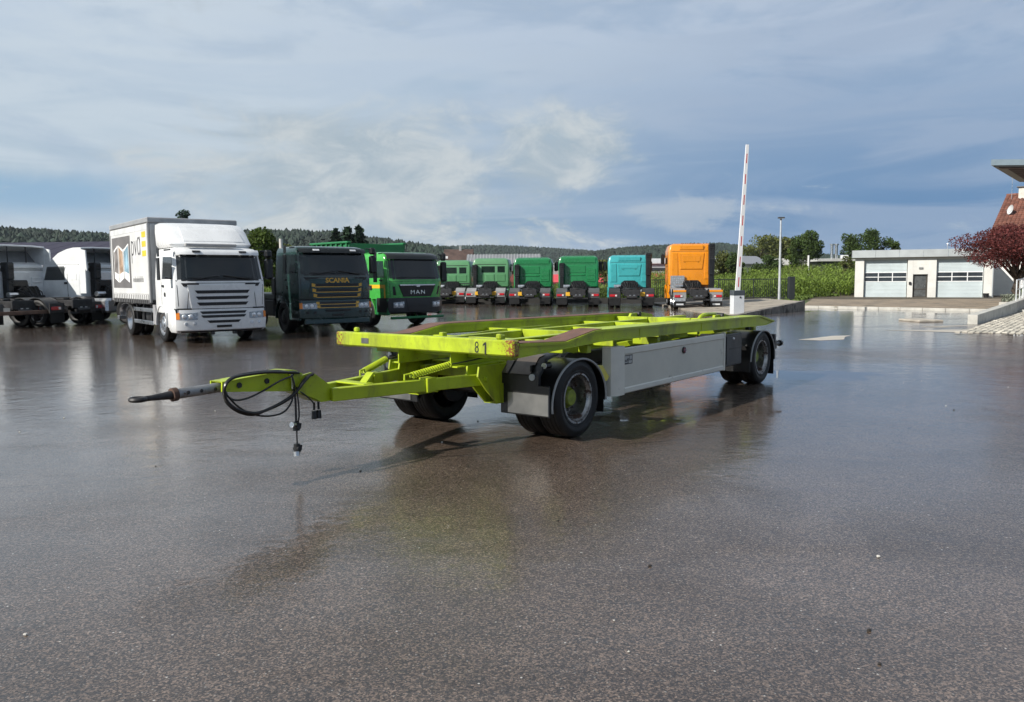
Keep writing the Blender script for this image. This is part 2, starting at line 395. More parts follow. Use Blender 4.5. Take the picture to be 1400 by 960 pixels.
# concrete apron before the garages, with its kerb
APRON = mat('old_concrete_apron', (.26, .205, .145), .8, var=.25, vscale=.8, bump=.3, bscale=30, dirt=((.11, .095, .07), .7, .55))
ap = MB().add([(15.5, 42.75, .10), (24.9, 33.7, .10), (62, 31, .10), (62, 66, -.05), (25.0, 66, -.06)], [(0, 1, 2, 3, 4)]); o = ap.build('forecourt', APRON, None, 0); o['kind'] = 'structure'
kb = MB()
def wall_run(mb, pts, w, z0, z1, m=0):
    for (xa, ya), (xb, yb) in zip(pts, pts[1:]):
        d = Vector((xb-xa, yb-ya, 0)); L = d.length; d.normalize(); s = Vector((-d.y, d.x, 0))
        M = Matrix((d, s, Vector((0, 0, 1)))).transposed().to_4x4(); M.translation = (xa, ya, 0)
        mb.box(0, L, 0, w, z0, z1, .01, m, T=M)
    return mb
KERB = mat('kerb_stone', (.46, .45, .41), .8, var=.15, vscale=3, bump=.3, bscale=50, dirt=((.25, .24, .2), 2, .4))
P0, P1 = Vector((15.3, 42.5, 0)), Vector((24.8, 33.45, 0)); nk = 13
kr = link('kerb', None); kr['kind'] = 'structure'
kroot = kr
def kerb_stone(a, b, w, z1):
    m = MB(); wall_run(m, [(a.x, a.y), (b.x, b.y)], w, -.02, z1); return m.build('kerb_stone', KERB, kroot)
for i in range(nk):
    a = P0.lerp(P1, i/nk); b = P0.lerp(P1, (i+1)/nk); d = (b-a).normalized()*.006; kerb_stone(a+d, b-d, .15, .12)
# light dry patch, joints and the raised cover slab in the road
DRY = mat('dry_concrete_patch', (.42, .39, .34), .9, var=.12, vscale=2)
def sheet(name, P, m, z=.004, kind='structure'):
    o = MB().add([(x, y, z) for x, y in P], [tuple(range(len(P)))]).build(name, m, None, 0); o['kind'] = kind; return o
# paved area with setts on the right
SETT = mat('pale_setts', (.43, .40, .34), .85, var=.22, vscale=3, island=.55, bump=.4, bscale=40, dirt=((.22, .2, .165), 1.6, .45))
pv = [(13.0, 23.3), (13.5, 23.0), (16.5, 21.6), (24.0, 20.0), (36, 22.0), (36, 46), (28.0, 43.5), (16.05, 27.2), (14.2, 24.6)]
o = sheet('paving', pv, mat('sett_joints', (.14, .125, .10), .95, var=.3, vscale=4)); paving = o
def inside(x, y, P):
    c = False; n = len(P)
    for i in range(n):
        (xa, ya), (xb, yb) = P[i], P[(i+1) % n]
        if (ya > y) != (yb > y) and x < (xb-xa)*(y-ya)/(yb-ya)+xa: c = not c
    return c
st = MB(); rs = random.Random(5); c7, s7 = math.cos(.92), math.sin(.92)
for i in range(-10, 150):
    for j in range(-40, 90):
        u = i*.215+(j % 2)*.1; v = j*.165
        x, y = 13+u*c7-v*s7, 23+u*s7+v*c7
        if y > 37 or x > 24 or not inside(x, y, pv): continue
        a, b = .185+rs.uniform(-.02, .01), .135+rs.uniform(-.012, .01); t = .92+rs.uniform(-.05, .05); z = .022+rs.uniform(-.008, .010)
        ca, sa = math.cos(t), math.sin(t); vs = []
        for (e, zz) in ((0, 0), (.016, z)):
            for sx, sy in ((-1, -1), (1, -1), (1, 1), (-1, 1)):
                p, q = sx*(a/2-e), sy*(b/2-e); vs.append((x+p*ca-q*sa, y+p*sa+q*ca, zz+.004))
        st.add(vs, [(4, 5, 6, 7), (0, 1, 5, 4), (1, 2, 6, 5), (2, 3, 7, 6), (3, 0, 4, 7)])
so_ = st.build('setts', SETT, paving, 0); so_['kind'] = 'stuff'
# stone kerb wall rising along the paving
pk = [(15.95, 27.35), (18.6, 30.6), (21.6, 34.4), (24.6, 38.3), (27.9, 43.2)]
def pk_at(t):
    k = min(t, .9999)*4; j = int(k); a, b = pk[j], pk[j+1]; return Vector((a[0]+(b[0]-a[0])*(k-j), a[1]+(b[1]-a[1])*(k-j), .31+.30*t))
for i in range(12):
    a, b = pk_at(i/12), pk_at((i+1)/12); d = (b-a); d.z = 0; d.normalize(); n_ = Vector((-d.y, d.x, 0)); P = []
    for p in (a+d*.008, b-d*.008):
        for off in (0, .30):
            for z in (-.02, p.z): P.append((p.x+n_.x*off, p.y+n_.y*off, z))
    MB().add(P, [(0, 1, 3, 2), (4, 6, 7, 5), (0, 4, 5, 1), (2, 3, 7, 6), (1, 5, 7, 3), (0, 2, 6, 4)]).build('kerb_stone', KERB, kroot, 0)
# pebbles and dark bits lying about the yard
pb = MB(); rp = random.Random(3)
for i in range(26):
    y = rp.uniform(3.0, 13)**1.0; x = rp.uniform(-.62, .62)*y*1.05; r = rp.uniform(.006, .013)
    pb.sphere((x, y, r*.45), (r, r*rp.uniform(.6, 1), r*.6), 6, 4, m=0 if rp.random() < .6 else 1)
o = pb.build('pebbles', [mat('pale_pebble', (.50, .48, .44), .7), mat('dark_pebble', (.02, .018, .016), .8)], None); o['kind'] = 'stuff'
# ------------------------------------------------------------------ wooded hills
FOREST = mat('forest_needles', (.018, .032, .022), .9, var=.35, vscale=.02, island=.5)
HILLG = mat('hill_floor', (.035, .055, .028), .95, var=.2, vscale=.02)
def az(px): return (px-700)/1093.
def ridge(name, prof, D, depth, th, n, label, seed):
    """prof: (tangent of bearing, tangent of elevation) of the tree-top skyline at distance D"""
    g = np.random.default_rng(seed); b, e = np.array(prof).T
    def crest(t): return np.interp(t, b, e)*D+1.67-th*.8
    bs = np.linspace(b[0], b[-1], 90); V = []; fr = np.linspace(-1, 1, 13)
    for t in bs:
        for k in fr:
            y = D+k*depth; V.append((t*y, y, 1+max(crest(t)-1, 0)*(math.cos(k*math.pi/2)**1.3)-(.5 if abs(k) == 1 else 0)))
    nf = len(fr); F = [(i*nf+j, (i+1)*nf+j, (i+1)*nf+j+1, i*nf+j+1) for i in range(len(bs)-1) for j in range(nf-1)]
    o = raw(name, V, F, HILLG, kind='structure', smooth=True)
    t = g.uniform(b[0], b[-1], n); k = -g.uniform(0, 1, n)**1.25*.98+.03; y = D+k*depth; x = t*y
    z = 1+np.maximum(crest(t)-1, 0)*np.cos(k*np.pi/2)**1.3
    hh = th*g.uniform(.65, 1.15, n); rr = hh*g.uniform(.30, .52, n); N = 6
    tiers = ((.05, 1.0, .62), (.38, .80, .88), (.66, .50, 1.02)); Vs = []; Fs = []; base = 0; a = np.arange(N)*2*np.pi/N
    rnd = g.uniform(0, 1, n) < .4
    for (z0, r0_, z1), (q0, q1) in zip(tiers, ((1., .55), (1.15, .9), (.95, .98))):
        r0_ = np.where(rnd, q0, r0_)[:, None]; z1 = np.where(rnd, q1, z1)
        ang = a[None]+g.uniform(0, 6, (n, 1)); rad = rr[:, None]*r0_*g.uniform(.7, 1.25, (n, N))
        ringv = np.stack([x[:, None]+rad*np.cos(ang), y[:, None]+rad*np.sin(ang), (z+hh*z0)[:, None]+hh[:, None]*g.uniform(-.06, .06, (n, N))], -1)
        topv = np.stack([x, y, z+hh*z1], -1)[:, None]
        v = np.concatenate([ringv, topv], 1).reshape(-1, 3); Vs.append(v)
        i0 = base+np.arange(n)[:, None]*(N+1)
        for q in range(N): Fs.append(np.c_[i0[:, 0]+q, i0[:, 0]+(q+1) % N, i0[:, 0]+N])
        base += n*(N+1)
    fo = raw('forest', np.concatenate(Vs), np.concatenate(Fs).tolist(), FOREST, kind='stuff'); fo['label'] = label; fo['category'] = 'forest'
yh = lambda px: 380.7-.0072*(px-700)
def skyline(L): return [(az(p), (yh(p)-q)/1093.) for p, q in L]
ridge('hill', skyline([(-700, 330), (-350, 314), (-60, 316), (30, 317), (70, 320), (160, 325), (300, 321), (400, 320), (470, 323), (540, 333), (600, 341), (680, 360)]), 620, 260, 8.5, 9000, 'dark conifer forest on the hill behind the white trucks', 1)
ridge('hill', skyline([(420, 352), (520, 343), (600, 339), (660, 337), (720, 339), (800, 344), (870, 350), (960, 360)]), 1700, 500, 11, 7000, 'distant bluish forest ridge beyond the green tractors', 2)
ridge('hill', skyline([(760, 358), (800, 349), (840, 343), (880, 340), (940, 337), (990, 336), (1030, 341), (1080, 347), (1140, 352), (1250, 360)]), 950, 330, 9.5, 7000, 'forested hill behind the orange tractor', 3)
# ------------------------------------------------------------------ trees and corn
def leaf_quads(C, size, g, up=.35):
    """one bent leaf-sized face per centre; C (n,3)"""
    n = len(C); d = g.normal(size=(n, 3)); d /= np.linalg.norm(d, axis=1)[:, None]
    e = g.normal(size=(n, 3)); e[:, 2] *= up; e -= d*(e*d).sum(1)[:, None]; e /= np.linalg.norm(e, axis=1)[:, None]+1e-9
    s = size*g.uniform(.6, 1.35, n)[:, None]
    V = np.stack([C-d*s*.5, C+e*s*.36, C+d*s*.55, C-e*s*.36], 1).reshape(-1, 3)
    F = np.arange(4*n).reshape(n, 4)
    return V, F
LEAFM = {}
def leaf_mat(name, col, trans=.28): return mat(name, col, .75, var=.28, vscale=.6, island=.75, trans=trans, spec=.15)
BARK = mat('bark', (.055, .042, .032), .9, var=.3, vscale=4, bump=.6, bscale=20)
def tree(name, label, loc, h, w, leaf, n, size, seed, trunk_h=.28, lobes=16, group=None, cat='tree', flat=1., stems=1, low=.22):
    g = np.random.default_rng(seed); T = thing(name, label, cat, loc, 0, group)
    rt = h*.022+.03; m = MB(); ends = []
    cz = h*(low+(1-low)*.5); ch = h*(1-low)/2
    L = []
    for i in range(lobes):
        a = g.uniform(0, 2*np.pi); q = np.sqrt(g.uniform(0, 1))*.72; zz = g.uniform(-.85, .8)
        k = np.sqrt(max(0, 1-zz*zz*.8)); L.append((np.cos(a)*q*k*w/2, np.sin(a)*q*k*w/2, cz+zz*ch*.8, g.uniform(.24, .40)))
    for s in range(stems):
        a = g.uniform(0, 6.28); off = .12*h*.2 if stems > 1 else 0
        b0 = Vector((math.cos(a)*off, math.sin(a)*off, -.05)); b1 = Vector((math.cos(a)*off*3, math.sin(a)*off*3, h*trunk_h))
        m.tube([b0, b0.lerp(b1, .5)+Vector((g.normal()*rt, g.normal()*rt, 0)), b1], [rt*1.25, rt, rt*.8], 7)
        for l in L[s::stems]:
            e = Vector(l[:3]); mid = b1.lerp(e, .5)+Vector((0, 0, h*.03)); m.tube([b1, mid, e], [rt*.55, rt*.36, rt*.12], 5)
    m.build('trunk', BARK, T)
    C = []
    wts = np.array([l[3]**2 for l in L]); cnt = np.maximum((n*1.55*wts/wts.sum()).astype(int), 5)
    for l, k in zip(L, cnt):
        d = g.normal(size=(k, 3)); d /= np.linalg.norm(d, axis=1)[:, None]; r = g.uniform(.30, 1.22, (k, 1))**.6
        C.append(np.array(l[:3])+d*r*l[3]*np.array([w*.52, w*.52, min(w, h)*.46*flat]))
    C = np.concatenate(C); C = C[C[:, 2] > h*low*.55]
    V, F = leaf_quads(C, size*.78, g); raw('crown', V, F.tolist(), leaf, T)
    return T
def conifer(name, label, loc, h, w, leaf, seed, group=None, tiers=22, bare=.12):
    g = np.random.default_rng(seed); T = thing(name, label, 'tree', loc, 0, group)
    MB().tube([(0, 0, -.05), (0, 0, h*.5), (0, 0, h*.99)], [h*.018+.02, h*.011, .012], 7).build('trunk', BARK, T)
    C = []
    for i in range(tiers):
        f = i/(tiers-1); z = h*(bare+(1-bare)*f); R = w/2*(1-f)**.8+.06; nb = 6
        for a in g.uniform(0, 2*np.pi, nb):
            t = np.linspace(.12, 1, 9)*R*g.uniform(.65, 1.15)
            C.append(np.c_[np.cos(a)*t, np.sin(a)*t, z-t*.22+g.normal(size=9)*.03*h/8])
            C.append(np.c_[np.cos(a)*t, np.sin(a)*t, z-t*.22]+g.normal(size=(9, 3))*.035*w)
    V, F = leaf_quads(np.concatenate(C), w*.13, g, .15); raw('crown', V, F.tolist(), leaf, T)
    return T
def corn_field():
    g = np.random.default_rng(11); X = []; Y = []; Z = []
    def edge(x): return np.interp(x, [-80, 14, 19, 23, 27, 60], [56.0, 56.0, 57.5, 62.5, 67.5, 68])
    for (dens, y0, y1, full) in ((4.4, 0, 6, 1), (2.0, 6, 22, 0), (.9, 22, 82, 0)):
        n = int(dens*100*(y1-y0)); x = g.uniform(-32, 68, n); y = edge(x)+y0+(y1-y0)*g.uniform(0, 1, n)
        if full: y = edge(x)+np.round((y-edge(x))/.75)*.75+g.normal(size=n)*.05+.05
        keep = (y < 125) & ((x > 15) | (y < edge(x)+7)); x, y = x[keep], y[keep]
        X.append(x); Y.append(y)
    x = np.concatenate(X); y = np.concatenate(Y); z = H(x, y); n = len(x); hgt = g.uniform(.98, 1.22, n)+.30*smooth((x-12)/8)
    Vs = []; Fs = []; base = 0
    nl = 9
    for k in range(nl):
        f = (k+.8)/nl; a = g.uniform(0, 2*np.pi, n); L = g.uniform(.42, .72, n)*(1.1-.35*f); w = g.uniform(.030, .055, n)
        r = np.array([0, .35, .72, 1.0]); up = np.array([0, .30, .34, .10])+ (.25*f*np.array([0, .5, 1, 1.1]))
        pts = np.stack([x[:, None]+np.cos(a)[:, None]*L[:, None]*r, y[:, None]+np.sin(a)[:, None]*L[:, None]*r, (z+hgt*f*.86)[:, None]+L[:, None]*up*g.uniform(.7, 1.3, (n, 1))], -1)
        side = np.stack([-np.sin(a), np.cos(a), g.normal(size=n)*.25], -1)[:, None]*w[:, None, None]*np.array([.8, 1.1, .8, .12])[None, :, None]
        v = np.stack([pts-side, pts+side], 2).reshape(-1, 3); Vs.append(v); i0 = base+np.arange(n)*8
        for q in range(3): Fs.append(np.c_[i0+2*q, i0+2*q+1, i0+2*q+3, i0+2*q+2])
        base += 8*n
    F = np.concatenate(Fs); nl_ = len(F)
    st = np.stack([np.stack([x+.014*c, y+.014*s, z], -1) for c, s in ((1, 0), (-.5, .87), (-.5, -.87))]+[np.stack([x+.006*c, y+.006*s, z+hgt*1.04], -1) for c, s in ((1, 0), (-.5, .87), (-.5, -.87))], 1).reshape(-1, 3)
    Vs.append(st); i0 = base+np.arange(n)*6; F2 = np.concatenate([np.c_[i0+q, i0+(q+1) % 3, i0+3+(q+1) % 3, i0+3+q] for q in range(3)])
    o = raw('corn', np.concatenate(Vs), np.concatenate([F, F2]).tolist(), leaf_mat('corn_leaf', (.180, .255, .050), .35), kind='stuff')
    o['label'] = 'green maize field behind the yard fence'; o['category'] = 'maize'
corn_field()
soil = grid_sheet('field', np.linspace(-34, 70, 30), np.linspace(56, 126, 25), lambda x, y: H(x, y)+.012, mat('field_soil', (.075, .060, .038), .95, var=.25, vscale=.6), kind='structure')
G1 = leaf_mat('leaf_mid_green', (.085, .125, .030)); G2 = leaf_mat('leaf_dark_green', (.064, .100, .030)); G3 = leaf_mat('leaf_olive', (.115, .130, .042))
FIR = leaf_mat('fir_needles', (.024, .046, .026), .1); MAPLE = leaf_mat('maple_leaf', (.118, .034, .032), .25)
def at(px, py, Y):
    """world point at depth Y, from bearing and elevation measured at the camera"""
    return ((px-700)/1093.*Y*1.004, Y, 1.67+(yh(px)-py)/1093.*Y)
def stand(px, Y): x = (px-700)/1093.*Y; return (x, Y, float(H(x, Y)))
# behind the box lorry and the dark green lorry
tree('broadleaf_tree', 'tall leafy tree just right of the box lorry roof', stand(352, 60), 6.0, 4.6, G1, 3800, .30, 21, low=.15)
tree('broadleaf_tree', 'rounded leafy tree left of the dark green lorry cab', stand(376, 62), 5.0, 3.8, G3, 3000, .30, 22, low=.15)
tree('pine_tree', 'lone dark pine top showing above the box lorry', stand(258, 75), 8.9, 3.0, FIR, 1500, .26, 27, lobes=11, low=.55)
for i, (px, Y, h) in enumerate(((462, 120, 8.3), (478, 118, 8.4), (494, 122, 8.9))):
    conifer('conifer_tree', ['short dark fir above the dark green lorry roof, first of three', 'middle dark fir above the dark green lorry roof', 'tallest dark fir nearest the green container'][i], stand(px, Y), h, 5.6, FIR, 30+i, 'firs above the dark green lorry')
tree('broadleaf_tree', 'small yellowish tree between the green and turquoise tractors', stand(828, 85), 3.8, 3.6, G3, 1300, .34, 41, low=.1)
tree('bush', 'pale green bush nearest the orange tractor', stand(986, 100), 4.3, 3.4, G3, 1400, .34, 42, low=.05, cat='bush')
tree('bush', 'dark green bush behind the barrier boom', stand(1007, 98), 4.2, 2.7, G2, 1400, .34, 43, low=.05, cat='bush')
tree('bush', 'wide hedge bush left of the lamp post', stand(1049, 112), 3.4, 4.6, G2, 1600, .34, 44, low=.03, cat='bush')
tree('broadleaf_tree', 'large spreading dark tree beyond the maize field', stand(1105, 120), 6.6, 5.8, G2, 5200, .34, 45, low=.12)
tree('broadleaf_tree', 'small tree hugging the left flank of the large dark tree', stand(1084, 124), 4.4, 2.8, G1, 1400, .34, 46, low=.1)
tree('broadleaf_tree', 'dark tree right of the twin chimney stacks', stand(1166, 130), 6.0, 4.8, G2, 2600, .36, 47, low=.1)
tree('broadleaf_tree', 'rounded dark tree above the garage roof', stand(1196, 126), 6.6, 5.6, G2, 3000, .36, 48, low=.1)
tree('broadleaf_tree', 'small tree at the end of the row above the garage', stand(1219, 128), 4.9, 2.4, G1, 1100, .36, 49, low=.1)
tree('bush', 'olive bush at the corner of the garage roof', stand(1157, 105), 3.1, 2.2, G3, 900, .32, 50, low=.03, cat='bush')
for i, (px, Y, h, w) in enumerate(((1035, 190, 8.4, 11), (1055, 200, 8.6, 12), (1072, 195, 8.8, 10))):
    tree('broadleaf_tree', ['pale brownish tree behind the white house roof', 'wide olive tree behind the lamp post', 'olive tree left of the large dark tree'][i], stand(px, Y), h, w, G3, 1500, .7, 60+i, low=.05, group='pale trees on the far slope')
# red maple in front of the house
tree('maple_tree', 'dark red maple in front of the white house', (31.2, 49.0, .1), 5.0, 7.4, MAPLE, 17000, .135, 70, trunk_h=.26, lobes=30, flat=.62, stems=3, low=.40)
# ------------------------------------------------------------------ wheels (shared meshes)
WM = {}
def wheel_mesh(R, W, kind):
    """kind: 'in' dished rim seen from outside (twin tyres), 'out' front wheel with proud hub; returns tyre, rim, hub, nut meshes, outward = +y"""
    k = (R, W, kind)
    if k in WM: return WM[k]
    rr = R*.635; h = W/2
    t = MB(); prof = [(rr, -h*.8), (rr+.02, -h*.9), (R*.82, -h), (R*.93, -h*.95), (R*.985, -h*.82)]
    for g in (-.55, -.18, .18, .55):
        prof += [(R, (g-.13)*W/1.9), (R, (g-.03)*W/1.9), (R-.014, (g-.025)*W/1.9), (R-.014, (g+.025)*W/1.9), (R, (g+.03)*W/1.9)]
    prof += [(R, h*.74), (R*.985, h*.82), (R*.93, h*.95), (R*.86, h*1.0), (R*.85, h*1.015), (R*.80, h*1.0), (rr+.035, h*.93), (rr+.03, h*.96), (rr+.012, h*.95), (rr, h*.8)]
    t.lathe(prof, n=48)
    if kind == 'in':
        rp = [(rr+.004, h*.86), (rr+.006, h*.93), (rr-.012, h*.93), (rr-.018, h*.75), (rr-.036, h*.6), (rr-.04, h*-.35), (rr*.80, h*-.55), (rr*.64, h*-.50), (rr*.60, h*-.36), (rr*.48, h*-.36), (rr*.46, h*-.45)]
        hp = [(rr*.47, h*-.5), (rr*.44, h*-.1), (rr*.36, h*.0), (rr*.34, h*.25), (rr*.30, h*.32), (0.001, h*.32)]; ny, nr = h*-.36, rr*.55
    else:
        rp = [(rr+.004, h*.86), (rr+.006, h*.93), (rr-.012, h*.93), (rr-.02, h*.7), (rr-.05, h*.45), (rr*.80, h*.55), (rr*.70, h*.80), (rr*.60, h*.86), (rr*.44, h*.86)]
        hp = [(rr*.46, h*.8), (rr*.42, h*1.0), (rr*.36, h*1.06), (.001, h*1.06)]; ny, nr = h*.86, rr*.53
    r = MB().lathe(rp, n=40); hb = MB().lathe(hp, n=20); nu = MB()
    for i in range(10):
        a = 2*math.pi*i/10; x, z = nr*math.cos(a), nr*math.sin(a)
        nu.cyl((x, ny-.01, z), (x, ny+.032, z), .017, n=6)
    WM[k] = (t, r, hb, nu); return WM[k]
WD = {}
def add_wheel(parent, x, y, R, W, side, kind='out', rim=None, hub=None, name='wheel', twin=0.):
    rim = rim or STEEL; hub = hub or DARKM
    key = (R, W, kind, side, rim.name, hub.name)
    if key not in WD:
        ms = []
        for q, mt, nm in zip(wheel_mesh(R, W, kind), (RUBBER, rim, hub, rim), ('tyre', 'rim', 'hub', 'wheel_nuts')):
            b = MB(); b.v = [(a, c*side, d) for a, c, d in q.v]; b.f = q.f; b.m = q.m
            ms.append((nm, b.mesh(nm, mt, 40)))
        WD[key] = ms
    ms = WD[key]
    w = bpy.data.objects.new(name, ms[0][1]); COL.objects.link(w); w.parent = parent; w.location = (x, y*side, R)
    for nm, me in ms[1:]:
        link(nm, me, w)
    if twin:
        o = link('inner_tyre', ms[0][1], w); o.location = (0, -twin*side, 0)
    return w
# ------------------------------------------------------------------ the container trailer
def lime_mat(name, rust, ends=0.):
    m = mat(name, (.375, .475, .014), .45, var=.16, vscale=2.2, dirt=((.13, .06, .025), 30, rust), coat=.12, bump=.06, bscale=120)
    nt = m.node_tree; b = nt.nodes['Principled BSDF']
    v = nt.nodes.new('ShaderNodeTexCoord').outputs['Object']
    gr = noise_node(nt, vec_scale(nt, v, (1, 1, .45)), 2.1, 9, .72, .4); old = b.inputs['Base Color'].links[0].from_socket
    c1 = mix_node(nt, ramp_node(nt, gr, .48, .66, 0., .62), old, (.115, .120, .035))
    sc_ = noise_node(nt, vec_scale(nt, v, (1, 1, 6)), 9., 6, .8)
    c1 = mix_node(nt, ramp_node(nt, sc_, .66, .70, 0., .75), c1, (.05, .035, .022)); nt.links.new(c1, b.inputs['Base Color'])
    if ends:
        s = nt.nodes.new('ShaderNodeSeparateXYZ'); nt.links.new(v, s.inputs[0])
        e = math_node(nt, 'ABSOLUTE', s.outputs[1])
        e = ramp_node(nt, e, .95, 1.26, 0., ends)
        n1 = noise_node(nt, v, 46., 8, .75); n2 = noise_node(nt, v, 60., 5, .7)
        k = ramp_node(nt, math_node(nt, 'ADD', n1, e), .66, .70)
        k2 = ramp_node(nt, math_node(nt, 'ADD', n2, math_node(nt, 'MULTIPLY', e, .3)), .70, .73)
        k = math_node(nt, 'MAXIMUM', k, k2)
        old = b.inputs['Base Color'].links[0].from_socket
        nt.links.new(mix_node(nt, k, old, (.20, .055, .02)), b.inputs['Base Color'])
    return m
LIME = lime_mat('lime_paint', .26, 0.); LIMEH = lime_mat('lime_paint_beam', .26, .20)
BROWN = mat('brown_deck_strip', (.150, .078, .056), .75, var=.18, vscale=7, bump=.5, bscale=90, dirt=((.09, .045, .03), 3, .4))
SIDEP = mat('grey_side_panel', (.58, .575, .51), .42, .1, var=.07, vscale=2, dirt=((.30, .29, .25), 2.2, .30))
SIDEF = mat('grey_side_frame', (.64, .635, .575), .4, .15, var=.07, dirt=((.32, .31, .27), 3, .25))
STAIN = mat('stainless_sheet', (.27, .265, .25), .36, .9, var=.12, vscale=3, dirt=((.24, .22, .20), 4, .3))
RIMW = mat('worn_grey_rim', (.33, .325, .32), .32, .9, var=.4, vscale=9, dirt=((.06, .036, .026), 8, .60))
CAPG = mat('lime_hub_cap', (.20, .25, .025), .45, var=.25, vscale=20)
HOSE = mat('black_hose', (.012, .012, .013), .35)
def bar(mb, p, q, w, h, m=0, c=.006):
    """rectangular bar from p to q, h upright"""
    p, q = Vector(p), Vector(q); d = q-p; L = d.length; d.normalize(); s = Vector((0, 0, 1)).cross(d).normalized(); u = d.cross(s)
    M = Matrix((d, s, u)).transposed().to_4x4(); M.translation = p
    return mb.box(0, L, -w/2, w/2, -h/2, h/2, c, m, T=M)
def spline(P, n=6):
    P = [Vector(p) for p in P]; out = []
    for i in range(len(P)-1):
        a, b, c, d = P[max(i-1, 0)], P[i], P[i+1], P[min(i+2, len(P)-1)]
        for k in range(n):
            t = k/n; out.append(.5*((2*b)+(c-a)*t+(2*a-5*b+4*c-d)*t*t+(3*b-a-3*c+d)*t**3))
    return out+[P[-1]]
def spring(p, q, r, turns, wire, n=11):
    p, q = Vector(p), Vector(q); d = (q-p); L = d.length; d.normalize(); a = d.orthogonal().normalized(); b = d.cross(a)
    pts = []
    for i in range(turns*n+1):
        t = 2*math.pi*i/n; pts.append(p+d*L*i/(turns*n)+(a*math.cos(t)+b*math.sin(t))*r)
    return MB().tube(pts, wire, 5)
def make_trailer():
    T = thing('container_trailer', 'lime green flat container trailer with drawbar parked on the wet yard', 'trailer', (2.968, 13.195, 0), 4.0551)
    top = [(6.345, 1.062), (5.56, 1.030), (5.02, 1.110), (4.88, 1.116), (.17, 1.073), (-.40, .972)]
    bot = [(6.345, .930), (5.50, .962), (4.90, .985), (2.78, .959), (-.04, .915), (-.36, .945)]
    for s in (1, -1):
        m = MB()
        m.prism([(x, z-.012) for x, z in top]+bot[::-1], 'y', s*1.200, s*1.222)
        m.prism([(x, z-.012) for x, z in top]+[(x, z+.02) for x, z in bot[::-1]], 'y', s*.965, s*.98)
        m.strip(top, s*.945, s*1.243, t=.026); m.strip([(x, z+.012) for x, z in bot], s*1.09, s*1.232, t=.014)
        for x in (4.0, 2.3, .9): m.box(x, x+.012, s*1.222, s*1.228, .95, 1.075, .001)
        rail = m.build('side_rail', LIME, T, 25)
        d = MB(); up = .0075
        pts = [(6.32, 1.061+up), (5.56, 1.030+up), (5.02, 1.110+up), (4.86, 1.116+up)]
        if s < 0: pts.append((.20, 1.0733+up))
        d.strip(pts, s*.962, s*1.226, t=.006); d.build('anti_slip_strip', BROWN, rail, 25)
    m = MB().box(6.345, 6.445, -1.243, 1.243, .947, 1.099, .014); hb = m.build('front_beam', LIMEH, T)
    for y in (-.946, 1.041): MB().box(6.375, 6.425, y-.03, y+.03, 1.099, 1.152, .012).build('stop_pin', LIME, hb)
    m = MB().box(6.445, 6.449, -.825, -.712, .985, 1.043, .001); pl = m.build('fixing_plate', STAIN, hb)
    BLK = mat('black_lettering', (.015, .015, .015), .5)
    MB().prism([(.898, .957), (.918, .957), (.918, 1.070), (.902, 1.070), (.876, 1.048), (.876, 1.032), (.898, 1.046)], 'x', 6.4452, 6.4468).build('digit', BLK, hb, 0)
    for ch, y in (('8', .800),):
        text('digit', ch, .158, BLK, hb, axes((6.4465, y, 1.013), (0, 1, 0), (0, 0, 1)), .0008, .72, bold=-.001)
    # ladder frame
    for s in (1, -1):
        m = MB().box(-.55, 6.345, s*.36, s*.375, .80, 1.0, .002).box(-.55, 6.345, s*.36, s*.46, 1.0, 1.015, .003).box(-.55, 6.345, s*.36, s*.46, .785, .80, .003)
        m.build('frame_beam', LIME, T)
        MB().prism([(5.05, 1.0), (4.4, 1.03), (3.2, 1.03), (2.9, 1.0), (2.9, .93), (5.05, .93)], 'y', s*.60, s*.63).build('guide_plate', LIME, T)
    for x, z in ((6.02, 1.02), (5.15, 1.0), (4.1, 1.03), (2.95, 1.0), (1.8, 1.01), (.75, 1.04), (-.25, .98)):
        for a, b in ((-.965, -.375), (-.36, .36), (.375, .965)):
            MB().box(x, x+.08, a, b, .87, z, .006).build('cross_member', LIME, T)
    for y in (-.42, .42): MB().box(5.55, 5.63, y-.03, y+.03, 1.015, 1.07, .008).build('stop_block', LIME, T)
    for y in (-.72, .72):
        h = MB().prism([(.85, .96), (.75, 1.09), (.35, 1.09), (.05, 1.05), (-.05, .96)], 'y', y-.02, y+.02); h = h.build('locking_hook', LIME, T)
        MB().cyl((.52, y-.05, 1.07), (.52, y+.05, 1.07), .045, n=14).build('roller', DARKM, h)
    MB().tube(spline([(1.1, .62, 1.0), (1.0, .62, 1.08), (.75, .62, 1.10), (.2, .62, 1.07), (-.1, .62, 1.0)], 5), .03, 8).build('rear_guide', LIME, T)
    for x0, x1 in ((3.5, 2.6), (2.0, 1.2)):
        b = MB(); bar(b, (x0, .40, .78), (x1, 1.15, .93), .05, .07); b.build('brace', LIME, T)
        b = MB(); bar(b, (x0, -.40, .78), (x1, -1.15, .93), .05, .07); b.build('brace', LIME, T)
    MB().box(4.1, 4.75, .35, .55, .78, .90, .01).build('bracket', LIME, T); MB().box(3.35, 3.42, .8, 1.15, .84, .94, .008).build('bracket', LIME, T)
    MB().cyl((4.72, -.5, .68), (4.72, .72, .68), .15, n=24).build('air_tank', BLACK, T)
    MB().cyl((3.2, -.62, .62), (2.2, -.62, .62), .14, n=20).build('air_tank', BLACK, T)  # second tank, added with the black forms below to darken the underside
    for nm, a in (('dark_filler_front', (3.9, 4.3, -.30, .25, .50, .76)), ('dark_filler_near', (1.7, 2.6, .46, 1.05, .46, .78)), ('dark_filler_plate', (2.75, 3.75, -.55, .55, .52, .60)), ('dark_filler_far', (1.75, 2.5, -1.08, -.78, .44, .80))):  # black equipment shapes added so the underside and its reflection stay dark
        MB().box(*a, .03).build(nm, BLACK, T)
